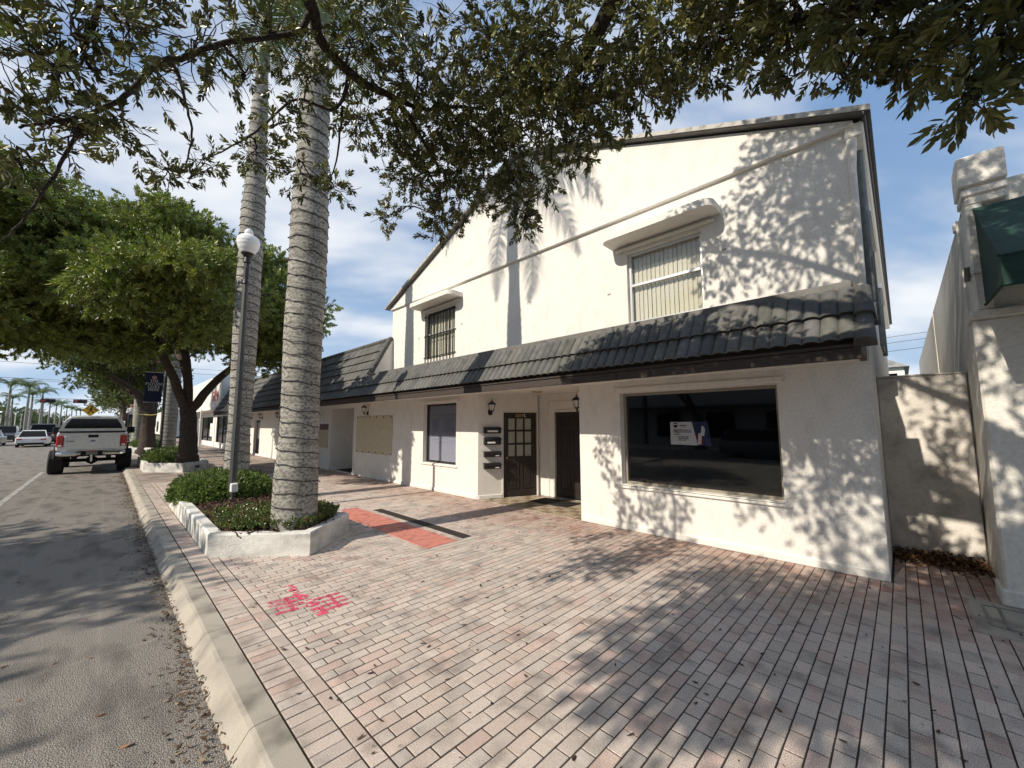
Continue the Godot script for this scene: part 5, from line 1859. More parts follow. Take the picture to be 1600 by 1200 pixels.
func palms():
	palm("nearest thick grey palm trunk wound with a dark light string, in the white planter", Vector3(-6.6, 0.2, 4.18), 8.3, [[0.0, 0.315], [0.5, 0.305], [1.6, 0.262], [3.0, 0.272], [4.6, 0.275], [6.4, 0.225], [8.3, 0.165]], 3, 17, 3.5, true, "palms along the pavement")
	palm("slimmer grey palm behind the globe lamp post, in the white planter", Vector3(-11.0, 0.2, 4.08), 10.7, [[0.0, 0.31], [0.6, 0.25], [1.6, 0.22], [4.0, 0.25], [6.5, 0.25], [8.5, 0.2], [10.7, 0.14]], 4, 15, 3.6, true, "palms along the pavement")
	palm("grey palm trunk between the banner pole and the forked street tree", Vector3(-28.0, 0.2, 3.88), 10.0, [[0.0, 0.40], [0.6, 0.34], [3.0, 0.33], [5.0, 0.35], [10.0, 0.17]], 5, 13, 3.4, true, "palms along the pavement")
	palm("pale grey palm trunk beyond the banner pole", Vector3(-38.0, 0.2, 4.65), 10.0, [[0.0, 0.36], [0.6, 0.3], [4.0, 0.34], [10.0, 0.17]], 6, 12, 3.4, false, "palms along the pavement")

# ---------------------------------------------------------------- oak
func overhanging_oak():
	var t := thing("overhanging_oak", "spreading oak whose dark leafy branches hang across the top of the view", "tree", Vector3(0.95, 0, 4.5))
	var r := RandomNumberGenerator.new()
	r.seed = 77
	var b := world_mb(t)
	var tr := smooth_path([Vector3(1.02, -0.1, 4.5), Vector3(0.98, 0.5, 4.5), Vector3(0.9, 1.8, 4.52), Vector3(0.75, 3.45, 4.5)], [0.36, 0.27, 0.23, 0.2], 6, 0.006, r)
	b.tube(tr[0], tr[1], 16)
	part(t, "trunk", b, mats.bark_limb)
	var nodes := []
	for l in OAK_LIMBS:
		var pts := []
		var rad := []
		for q in l:
			pts.append(Vector3(q[0], q[1], q[2]))
			rad.append(q[3])
		var sp := smooth_path(pts, rad, 5, 0.003, r)
		b = world_mb(t)
		b.tube(sp[0], sp[1], 9)
		part(t, "limb", b, mats.bark_limb)
		for i in sp[0].size():
			nodes.append([sp[0][i], sp[1][i]])
	# twigs from the nearest limb into each leafy mass
	b = world_mb(t)
	var blobs := []
	for q in OAK_BLOBS:
		var c := Vector3(q[0], q[1], q[2])
		var rr: float = q[3]
		var best: Array = nodes[0]
		var bd := 1e9
		for n in nodes:
			var dd: float = (n[0] - c).length_squared()
			if dd < bd:
				bd = dd
				best = n
		var sp := smooth_path([best[0], best[0].lerp(c, 0.5) + Vector3(r.randfn(), r.randfn(), r.randfn()) * 0.08, c], [minf(best[1] * 0.6, 0.014), 0.009, 0.005], 5, 0.008, r)
		b.tube(sp[0], sp[1], 5)
		for k in int(8 + rr * 16):
			var d := Vector3(r.randfn(), r.randfn() * 0.8, r.randfn()).normalized()
			var e := c + d * rr * r.randf_range(0.7, 1.15)
			var from: Vector3 = sp[0][r.randi_range(sp[0].size() / 2, sp[0].size() - 1)]
			var s2 := smooth_path([from, from.lerp(e, 0.5) + Vector3(r.randfn(), r.randfn(), r.randfn()) * rr * 0.12, e], [0.005, 0.0035, 0.002], 4, 0.005, r)
			b.tube(s2[0], s2[1], 4, false)
		var vol := rr * rr * rr
		var cnt := (26.0 + 980.0 * pow(rr, 2.35)) * float(q[4])
		if q[1] > 5.3: cnt *= 0.62
		if q[2] > 6.85 and q[1] > 4.6: cnt *= 3.0
		blobs.append([c - t.position, Vector3(rr, rr, rr), cnt])
	part(t, "twigs", b, mats.bark_limb, "", "stuff")
	var xs := fill(blobs, r, 0.8, 1.25, 0.05, 0.35)
	var split := [[], [], []]
	for i in xs.size(): split[i % 3].append(xs[i])
	for k in 3:
		many(t, "foliage", oak_sprigs[k], split[k], tints(split[k].size(), r, Color(0.135, 0.16, 0.062), 0.55, 0.4))
	print("oak sprigs ", xs.size())
	# oak on the far side of the street, which shades the road
	street_tree("leafy oak across the road that shades the asphalt", Vector3(-9.8, 0, 21.5), 0.3, [[Vector3(-9.6, 5.6, 13.6), Vector3(3.4, 1.3, 1.3)], [Vector3(-9.8, 7.6, 18.5), Vector3(5.0, 2.2, 4.0)]], 4200, 91)

# ---------------------------------------------------------------- street trees
func street_tree(label: String, at: Vector3, rad: float, blobs: Array, n: int, sd: int, tint := Color(0.21, 0.265, 0.07)) -> Node3D:
	var t := thing("street_tree", label, "tree", at, 0.0, "broad-leaved street trees")
	var r := RandomNumberGenerator.new()
	r.seed = sd
	var b := MB.new()
	var fork := Vector3(r.randf_range(-0.2, 0.2), 2.3, r.randf_range(-0.1, 0.2))
	var tr := smooth_path([Vector3(0, -0.1, 0), Vector3(0.02, 0.4, 0), Vector3(-0.05, 1.3, 0.03), fork], [rad * 1.5, rad * 1.08, rad * 0.92, rad * 0.85], 6, 0.012, r)
	b.tube(tr[0], tr[1], 14)
	part(t, "trunk", b, mats.bark_oak)
	var vol := 0.0
	for q in blobs: vol += q[1].x * q[1].y * q[1].z
	var full := []
	var spine := []
	for bi in blobs.size():
		var q: Array = blobs[bi]
		var c: Vector3 = q[0] - at
		b = MB.new()
		var from0 := fork - Vector3(0, 0.25, 0)
		var r0 := rad * 0.62
		if bi > 3:   # lesser masses hang on the nearest main limb
			var bd := 1e9
			for p in spine:
				var dd: float = (p[0] - c).length() + maxf(0.0, p[0].y - c.y)
				if dd < bd:
					bd = dd
					from0 = p[0]
					r0 = p[1] * 0.6
		var sp := smooth_path([from0, from0.lerp(c, 0.35) + Vector3(r.randfn() * 0.2, 0.3, r.randfn() * 0.2), from0.lerp(c, 0.75) + Vector3(r.randfn() * 0.3, 0.2, r.randfn() * 0.3), c + Vector3(0, q[1].y * 0.4, 0)], [r0, r0 * 0.7, r0 * 0.4, 0.03], 6, 0.02, r)
		if bi <= 3:
			for i in range(6, sp[0].size()): spine.append([sp[0][i], sp[1][i]])
		b.tube(sp[0], sp[1], 9)
		for k in 7:
			var from: Vector3 = sp[0][r.randi_range(6, sp[0].size() - 1)]
			var d := Vector3(r.randfn(), r.randfn() * 0.6 + 0.2, r.randfn()).normalized()
			var e: Vector3 = c + Vector3(d.x * q[1].x, d.y * q[1].y, d.z * q[1].z) * 0.85
			var s2 := smooth_path([from, from.lerp(e, 0.5) + Vector3(r.randfn(), r.randfn(), r.randfn()) * 0.2, e], [rad * 0.16, rad * 0.09, 0.012], 4, 0.02, r)
			b.tube(s2[0], s2[1], 6, false)
		part(t, "limb", b, mats.bark_oak)
		var cnt: float = n * pow(q[1].x * q[1].y * q[1].z, 0.667)
		var tot := 0.0
		for q2 in blobs: tot += pow(q2[1].x * q2[1].y * q2[1].z, 0.667)
		# break each mass into smaller clumps so that the outline is uneven
		var clumps := 26
		for k in clumps:
			var d := Vector3(r.randfn(), r.randfn(), r.randfn()).normalized() * pow(r.randf(), 0.45)
			var cc: Vector3 = c + Vector3(d.x * q[1].x, d.y * q[1].y, d.z * q[1].z) * 0.78
			full.append([cc, q[1] * r.randf_range(0.22, 0.38), cnt / tot / clumps])
	var xs := fill(full, r, 0.7, 1.25, 0.2, 0.1)
	var split := [[], [], []]
	for i in xs.size(): split[i % 3].append(xs[i])
	for k in 3:
		many(t, "crown", green_sprigs[k], split[k], tints(split[k].size(), r, tint, 0.35, 0.3))
	return t

func street_trees():
	street_tree("large bright green street tree with forked trunk in the second planter", Vector3(-20.3, 0.2, 3.9), 0.30, [
		[Vector3(-19.0, 7.2, 4.2), Vector3(3.2, 2.3, 3.0)], [Vector3(-17.2, 6.9, 6.8), Vector3(2.5, 1.9, 2.2)], [Vector3(-18.0, 6.2, 1.2), Vector3(2.4, 1.9, 2.0)],
		[Vector3(-22.4, 6.6, 5.0), Vector3(2.8, 2.2, 2.8)], [Vector3(-16.2, 6.1, 3.8), Vector3(2.2, 1.7, 2.2)], [Vector3(-18.0, 8.3, 5.4), Vector3(2.4, 1.3, 2.3)], [Vector3(-17.4, 5.6, 8.8), Vector3(2.0, 1.5, 1.7)],
		[Vector3(-19.0, 5.0, 6.6), Vector3(2.2, 1.2, 2.0)], [Vector3(-18.4, 5.0, 2.0), Vector3(2.2, 1.2, 2.0)], [Vector3(-14.6, 5.6, 5.6), Vector3(1.6, 1.2, 1.6)], [Vector3(-17.6, 7.0, 9.4), Vector3(2.2, 1.8, 2.0)], [Vector3(-19.5, 8.3, 7.6), Vector3(2.6, 1.6, 2.4)], [Vector3(-21, 5.4, 8.8), Vector3(2.4, 1.5, 2.0)], [Vector3(-19.2, 8.2, 2.6), Vector3(2.2, 1.4, 2.0)], [Vector3(-16.5, 7.8, 8.8), Vector3(2.0, 1.3, 1.8)], [Vector3(-13.0, 5.3, 6.2), Vector3(1.3, 0.9, 1.2)], [Vector3(-13.6, 4.7, 4.7), Vector3(1.4, 0.8, 1.2)], [Vector3(-12.0, 5.6, 5.2), Vector3(1.1, 0.8, 1.1)]], 34000, 101)
	street_tree("darker street tree with ridged trunk next to the banner", Vector3(-32.5, 0.3, 4.42), 0.36, [
		[Vector3(-33, 7.0, 4.2), Vector3(3.6, 2.6, 3.2)], [Vector3(-35, 6.0, 7.0), Vector3(3.0, 2.2, 2.4)], [Vector3(-32, 5.6, 6.8), Vector3(2.4, 1.6, 2.2)], [Vector3(-36.5, 5.2, 4.4), Vector3(2.6, 2.0, 2.4)]], 6500, 102, Color(0.12, 0.165, 0.04))
	street_tree("dark rounded street tree beyond the pickup truck", Vector3(-52, 0, 4.9), 0.3, [
		[Vector3(-52, 6.0, 4.6), Vector3(3.8, 3.0, 3.0)], [Vector3(-56, 5.2, 6.0), Vector3(3.4, 2.4, 2.2)], [Vector3(-48.5, 5.0, 5.6), Vector3(2.8, 2.0, 2.0)]], 3800, 103, Color(0.11, 0.15, 0.04))
	street_tree("dark street tree behind the yellow crossing sign", Vector3(-72, 0, 4.6), 0.3, [
		[Vector3(-72, 6.0, 4.4), Vector3(5.0, 3.4, 3.2)], [Vector3(-78, 5.6, 4.8), Vector3(4.6, 2.8, 2.6)]], 2000, 104, Color(0.10, 0.14, 0.04))

# ---------------------------------------------------------------- street furniture
func globe_lamp(label: String, at: Vector3, h: float) -> Node3D:
	var t := thing("street_lamp", label, "street lamp", at, 0.0, "globe lamps along the pavement")
	var b := MB.new()
	b.box(Vector3(-0.14, 0.0, -0.14), Vector3(0.14, 0.03, 0.14), 0.008)
	part(t, "base_plate", b, mats.pole_paint)
	b = MB.new()
	var rings := []
	for q in [[0.03, 0.075], [0.4, 0.07], [h - 1.2, 0.052]]:
		var ring := []
		for k in 8:
			var a := TAU * (k + 0.5) / 8
			ring.append(Vector3(cos(a) * q[1], q[0], -sin(a) * q[1]))
		rings.append(ring)
	b.loft(rings)
	part(t, "post", b, mats.pole_paint)
	b = MB.new()
	b.lathe(Vector3.ZERO, [[0.055, h - 1.2], [0.062, h - 1.18], [0.05, h - 1.1], [0.05, h - 0.75], [0.07, h - 0.72], [0.06, h - 0.62], [0.1, h - 0.55], [0.12, h - 0.52], [0.0, h - 0.52]], 14)
	part(t, "neck", b, mats.black_metal)
	b = MB.new()
	var prof := []
	var shape := [[0.12, 0.0], [0.165, 0.07], [0.20, 0.16], [0.215, 0.24], [0.205, 0.31], [0.16, 0.365], [0.10, 0.40], [0.075, 0.42], [0.085, 0.45], [0.07, 0.50], [0.04, 0.535], [0.0, 0.545]]
	for i in shape.size() - 1:
		for k in 3:
			var f := k / 3.0
			var rr: float = lerpf(shape[i][0], shape[i + 1][0], f)
			prof.append([rr + (0.004 if k == 1 and i < 6 else 0.0), h - 0.52 + lerpf(shape[i][1], shape[i + 1][1], f)])
	prof.append([0.0, h + 0.025])
	b.lathe(Vector3.ZERO, prof, 28)
	part(t, "globe", b, mats.globe_white)
	b = MB.new()
	b.tube([Vector3(0.05, h - 0.95, 0), Vector3(0.11, h - 0.9, 0), Vector3(0.12, h - 0.8, 0.03), Vector3(0.06, h - 0.75, 0.02)], [0.008, 0.008, 0.008, 0.008], 5)
	part(t, "cable", b, mats.wire)
	return t

func street_furniture():
	var l := globe_lamp("dark street lamp with white acorn globe standing in the white planter", Vector3(-9.65, 0.26, 4.4), 5.65)
	var b := MB.new()
	b.box(Vector3(0.10, 0.0, -0.03), Vector3(0.15, 0.2, 0.03), 0.005)
	part(l, "outlet_stake", b, mats.pole_paint)
	b = MB.new()
	b.box(Vector3(0.08, 0.2, -0.06), Vector3(0.20, 0.37, 0.06), 0.015)
	part(l, "outlet_box", b, mats.wall_white)
	var l2 := globe_lamp("dark street lamp that carries the navy banner", Vector3(-24.5, 0.1, 4.42), 5.65)
	for y in [2.72, 4.1]:
		b = MB.new()
		b.tube([Vector3(0, y, 0), Vector3(0, y, 0.72)], [0.014, 0.014], 6)
		part(l2, "banner_arm", b, mats.aluminium)
	var bn := thing("street_banner", "navy street banner lettered THE FUTURE LIVES HERE with a small pink emblem", "banner", Vector3(-24.5, 2.82, 4.8))
	b = world_mb(bn)
	for k in 6:
		var z0 := 4.52 + k * 0.1
		var x0 := -24.5 + sin(k * 1.0) * 0.008
		var x1 := -24.5 + sin((k + 1) * 1.0) * 0.008
		b.quad(Vector3(x0 + 0.004, 2.84, z0 + 0.1), Vector3(x0 + 0.004, 2.84, z0), Vector3(x0 + 0.004, 4.2, z0), Vector3(x0 + 0.004, 4.2, z0 + 0.1))
		b.quad(Vector3(x0 - 0.004, 2.84, z0), Vector3(x0 - 0.004, 2.84, z0 + 0.1), Vector3(x0 - 0.004, 4.2, z0 + 0.1), Vector3(x0 - 0.004, 4.2, z0))
	part(bn, "cloth", b, mats.banner_navy)
	var face := Basis(Vector3(0, 0, -1), Vector3.UP, Vector3(1, 0, 0))
	var k := 0
	for w in ["THE", "FUTURE", "LIVES", "HERE"]:
		lettering(bn, "words", w, 0.115, Transform3D(face, Vector3(0.016, 0.98 - k * 0.135, 0.02)), mats.banner_print)
		k += 1
	b = world_mb(bn)
	b.tube([Vector3(-24.485, 3.96, 4.82), Vector3(-24.478, 3.96, 4.82)], [0.09, 0.085], 12)
	part(bn, "emblem", b, mats.pink_print)
	# crossing sign
	var s := thing("crossing_sign", "yellow diamond sign with a black walking figure above the pickup", "road sign", Vector3(-60, ROAD_Y, 7.44))
	b = world_mb(s)
	b.tube([Vector3(-60.04, ROAD_Y, 7.44), Vector3(-60.04, 3.9, 7.44)], [0.035, 0.035], 6)
	part(s, "post", b, mats.aluminium)
	b = world_mb(s)
	b.xf = b.xf * Transform3D(Basis(Vector3(0, 0, -1), Vector3.UP, Vector3(1, 0, 0)), Vector3(-60.0, 3.33, 7.44))
	b.prism(PackedVector2Array([Vector2(0, -0.64), Vector2(0.64, 0), Vector2(0, 0.64), Vector2(-0.64, 0)]), -0.01, 0.01)
	part(s, "plate", b, mats.sign_yellow)
	for q in [[Vector2(-0.05, -0.02), Vector2(0.09, -0.04), Vector2(0.1, 0.2), Vector2(-0.03, 0.22)], [Vector2(-0.05, 0.0), Vector2(-0.22, -0.32), Vector2(-0.14, -0.36), Vector2(0.04, -0.02)], [Vector2(0.0, -0.02), Vector2(0.1, -0.2), Vector2(0.2, -0.34), Vector2(0.27, -0.3), Vector2(0.09, 0.0)], [Vector2(-0.03, 0.2), Vector2(-0.2, 0.08), Vector2(-0.16, 0.03), Vector2(-0.02, 0.12)], [Vector2(0.1, 0.2), Vector2(0.24, 0.08), Vector2(0.2, 0.04), Vector2(0.08, 0.12)]]:
		b = world_mb(s)
		b.xf = b.xf * Transform3D(Basis(Vector3(0, 0, -1), Vector3.UP, Vector3(1, 0, 0)), Vector3(-60.0, 3.33, 7.44))
		b.prism(PackedVector2Array(q), 0.01, 0.014)
		part(s, "figure_limb", b, mats.ink)
	b = world_mb(s)
	b.tube([Vector3(-59.99, 3.65, 7.4), Vector3(-59.985, 3.65, 7.4)], [0.075, 0.075], 10)
	part(s, "figure_head", b, mats.ink)
	# traffic signals on a span wire
	var wires := thing("span_wire", "thin span wire that carries the two traffic signals", "wire", Vector3(-90, 5.9, 10))
	b = world_mb(wires)
	b.tube([Vector3(-90, 6.3, -4), Vector3(-90, 5.75, 9), Vector3(-90, 5.8, 13), Vector3(-90, 6.6, 27)], [0.03, 0.03, 0.03, 0.03], 5)
	part(wires, "cable", b, mats.wire)
	k = 0
	for z in [12.45, 9.2]:
		var sg := thing("traffic_signal", ["dark horizontal traffic signal showing red, hung over the oncoming side", "dark horizontal traffic signal showing red, hung near the trees"][k], "traffic light", Vector3(-90, 5.1, z), 0.0, "traffic signals on the span wire")
		b = MB.new()
		b.box(Vector3(-0.12, 0.05, -0.75), Vector3(0.12, 0.6, 0.75), 0.05)
		part(sg, "housing", b, mats.black_metal)
		b = MB.new()
		b.tube([Vector3(0.12, 0.32, 0.45), Vector3(0.16, 0.32, 0.45)], [0.2, 0.19], 12)
		part(sg, "red_lens", b, mats.tail_red)
		for q in [0.0, -0.45]:
			b = MB.new()
			b.tube([Vector3(0.12, 0.32, q), Vector3(0.15, 0.32, q)], [0.17, 0.16], 10)
			part(sg, "dark_lens", b, mats.underbody)
		b = MB.new()
		b.box(Vector3(-0.03, 0.58, -0.03), Vector3(0.03, 0.72, 0.03))
		part(sg, "hanger", b, mats.black_metal)
		k += 1
	for q in [[-105.0, 12.6], [-112.0, 14.4], [-100.0, 9.6], [-118.0, 10.6]]:
		var w := thing("overhead_wire", "thin overhead wire crossing high above the far street", "wire", Vector3(q[0], q[1], 10), 0.0, "overhead wires")
		b = world_mb(w)
		b.tube([Vector3(q[0], q[1] + 0.5, -60), Vector3(q[0], q[1] - 0.3, 5), Vector3(q[0], q[1] - 0.3, 30), Vector3(q[0], q[1] + 0.5, 90)], [0.03, 0.03, 0.03, 0.03], 4)
		part(w, "cable", b, mats.wire)
	for q in [[5.6, -24.0], [6.7, -26.0], [6.35, -26.0]]:
		var w := thing("alley_wire", "thin wire crossing the sky behind the alley", "wire", Vector3(0, q[0], q[1]), 0.0, "wires behind the alley")
		b = world_mb(w)
		b.tube([Vector3(-3, q[0], q[1]), Vector3(3, q[0] + 0.25, q[1])], [0.012, 0.012], 4)
		part(w, "cable", b, mats.wire)
	var yl := thing("yellow_line", "thin yellow line tied between the palm beyond the banner and the banner lamp", "line", Vector3(-31, 2.4, 4.6))
	b = world_mb(yl)
	b.tube([Vector3(-37.7, 2.62, 4.8), Vector3(-33.0, 2.42, 4.85), Vector3(-28.0, 2.3, 4.6), Vector3(-24.55, 2.3, 4.46)], [0.012, 0.012, 0.012, 0.012], 4)
	part(yl, "cord", b, mats.string_yellow)
	worker()

# body of a person: smooth union of tapered capsules meshed as surface nets
func worker():
	var at := Vector3(-42.0, 0, 4.93)
	var t := thing("person", "person in pale grey shirt and dark trousers standing on a red stepladder", "person", at + Vector3(0, 1.62, 0))
	var bones := [ # a, ra, b, rb, colour index
		[Vector3(0, 1.60, 0), 0.095, Vector3(0.01, 1.68, 0), 0.10], [Vector3(0, 1.40, 0), 0.055, Vector3(0, 1.56, 0), 0.055],
		[Vector3(0, 0.98, 0), 0.145, Vector3(0, 1.36, 0), 0.165], [Vector3(0, 1.36, -0.17), 0.075, Vector3(0, 1.36, 0.17), 0.075],
		[Vector3(0, 1.36, -0.2), 0.06, Vector3(0.05, 1.1, -0.26), 0.048], [Vector3(0.05, 1.1, -0.26), 0.045, Vector3(0.24, 1.12, -0.2), 0.034],
		[Vector3(0, 1.36, 0.2), 0.06, Vector3(0.05, 1.1, 0.26), 0.048], [Vector3(0.05, 1.1, 0.26), 0.045, Vector3(0.22, 1.2, 0.1), 0.034],
		[Vector3(0, 0.94, -0.09), 0.095, Vector3(0.02, 0.5, -0.1), 0.065], [Vector3(0.02, 0.5, -0.1), 0.062, Vector3(0, 0.08, -0.1), 0.042], [Vector3(0, 0.05, -0.1), 0.045, Vector3(0.13, 0.035, -0.1), 0.035],
		[Vector3(0, 0.94, 0.09), 0.095, Vector3(0.03, 0.52, 0.1), 0.065], [Vector3(0.03, 0.52, 0.1), 0.062, Vector3(0.02, 0.08, 0.1), 0.042], [Vector3(0.02, 0.05, 0.1), 0.045, Vector3(0.15, 0.035, 0.1), 0.035]]
	for side in [-1.0, 1.0]:   # fingers and thumb of each hand
		var wr := Vector3(0.24, 1.12, -0.2) if side < 0 else Vector3(0.22, 1.2, 0.1)
		for f in 4:
			bones.append([wr + Vector3(0.04, 0.0, (f - 1.5) * 0.02), 0.01, wr + Vector3(0.11, -0.02 - 0.004 * absf(f - 1.0), (f - 1.5) * 0.022), 0.008])
		bones.append([wr + Vector3(0.02, 0.015, -side * 0.03), 0.011, wr + Vector3(0.06, 0.03, -side * 0.05), 0.009])
		bones.append([wr, 0.03, wr + Vector3(0.05, -0.005, 0), 0.032])
	var cell := 0.03
	var lo := Vector3(-0.24, -0.03, -0.42)
	var nx := 23; var ny := 62; var nz := 28
	var f := PackedFloat32Array()
	f.resize(nx * ny * nz)
	for i in nx:
		for j in ny:
			for k in nz:
				var p := lo + Vector3(i, j, k) * cell
				var s := 1e9
				for q in bones:
					var ab: Vector3 = q[2] - q[0]
					var u := clampf((p - q[0]).dot(ab) / ab.length_squared(), 0, 1)
					var d: float = (p - q[0] - ab * u).length() - lerpf(q[1], q[3], u)
					var h := clampf(0.5 + 0.5 * (s - d) / 0.03, 0, 1)
					s = lerpf(s, d, h) - 0.03 * h * (1 - h)
				f[(i * ny + j) * nz + k] = s
	var cellv := {}
	for i in nx - 1:
		for j in ny - 1:
			for k in nz - 1:
				var sum := Vector3.ZERO
				var n := 0
				for e in 12:
					var ax := e / 4
					var o := [0, 0, 0]
					o[(ax + 1) % 3] = e & 1
					o[(ax + 2) % 3] = (e >> 1) & 1
					var o2 := o.duplicate()
					o2[ax] = 1
					var a := f[((i + o[0]) * ny + j + o[1]) * nz + k + o[2]]
					var c := f[((i + o2[0]) * ny + j + o2[1]) * nz + k + o2[2]]
					if (a < 0) != (c < 0):
						var u := a / (a - c)
						sum += Vector3(o[0], o[1], o[2]).lerp(Vector3(o2[0], o2[1], o2[2]), u)
						n += 1
				if n > 0: cellv[(i * ny + j) * nz + k] = lo + (Vector3(i, j, k) + sum / n) * cell
	var b := MB.new()
	for i in range(1, nx - 1):
		for j in range(1, ny - 1):
			for k in range(1, nz - 1):
				var a := f[(i * ny + j) * nz + k]
				for ax in 3:
					var st: int = [ny * nz, nz, 1][ax]
					var c := f[(i * ny + j) * nz + k + st]
					if (a < 0) == (c < 0): continue
					var s1: int = [ny * nz, nz, 1][(ax + 1) % 3]
					var s2: int = [ny * nz, nz, 1][(ax + 2) % 3]
					var id := (i * ny + j) * nz + k
					if not (cellv.has(id) and cellv.has(id - s1) and cellv.has(id - s2) and cellv.has(id - s1 - s2)): continue
					var q := [cellv[id - s1 - s2], cellv[id - s2], cellv[id], cellv[id - s1]]
					var y: float = q[0].y
					if y > 1.45: b.col = Color(0.05, 0.03, 0.02) if y > 1.7 or q[0].x < -0.02 and y > 1.6 else Color(0.4, 0.24, 0.17)
					elif y > 0.97: b.col = Color(0.4, 0.24, 0.17) if q[0].x > 0.2 else Color(0.55, 0.57, 0.6)
					else: b.col = Color(0.02, 0.022, 0.03)
					if a < 0: b.quad(q[0], q[1], q[2], q[3])
					else: b.quad(q[3], q[2], q[1], q[0])
	part(t, "body", b, mats.mulch)
	var l := thing("stepladder", "red stepladder under the person beside the far palm", "ladder", at)
	for s in [-1.0, 1.0]:
		for e in [0.55, -0.5]:
			b = world_mb(l)
			b.tube([at + Vector3(e, 0, s * 0.3), at + Vector3(0.02 * signf(e), 1.6, s * 0.2)], [0.03, 0.025], 6)
			part(l, "rail", b, mats.ladder_red)
	for k in 5:
		b = world_mb(l)
		var u := (k + 1) / 6.0
		b.box(at + Vector3(0.55 * (1 - u) - 0.04, 1.6 * u, -0.28 + 0.08 * u), at + Vector3(0.55 * (1 - u) + 0.04, 1.6 * u + 0.03, 0.28 - 0.08 * u))
		part(l, "tread", b, mats.aluminium)
	b = world_mb(l)
	b.box(at + Vector3(-0.14, 1.585, -0.2), at + Vector3(0.18, 1.62, 0.2), 0.01)
	part(l, "top_cap", b, mats.ladder_red)

# ---------------------------------------------------------------- vehicles (length along -x ahead, rear at x = 0)
func rrect(x: float, z0: float, z1: float, y0: float, y1: float, r: float) -> Array:
	var out := []
	for c in [[z1 - r, y0 + r, -PI / 2], [z1 - r, y1 - r, 0.0], [z0 + r, y1 - r, PI / 2], [z0 + r, y0 + r, PI]]:
		for k in 4:
			var a: float = c[2] + PI / 2 * k / 3.0
			out.append(Vector3(x, c[1] + sin(a) * r, c[0] + cos(a) * r))
	return out

func wheel(parent: Node3D, at: Vector3, r: float, w: float):
	var g := Node3D.new()
	g.name = "wheel"
	parent.add_child(g, true)
	g.position = at
	g.rotation.x = PI / 2
	var b := MB.new()
	b.lathe(Vector3.ZERO, [[r * 0.6, -w / 2], [r * 0.92, -w / 2], [r, -w / 2 + 0.035], [r, w / 2 - 0.035], [r * 0.92, w / 2], [r * 0.6, w / 2]], 26)
	part(g, "tyre", b, mats.tyre)
	b = MB.new()
	b.lathe(Vector3.ZERO, [[0.0, -w * 0.42], [r * 0.2, -w * 0.45], [r * 0.6, -w * 0.35], [r * 0.62, 0.0], [r * 0.6, w * 0.35], [r * 0.2, w * 0.45], [0.0, w * 0.42]], 16)
	part(g, "rim", b, mats.grey_metal)

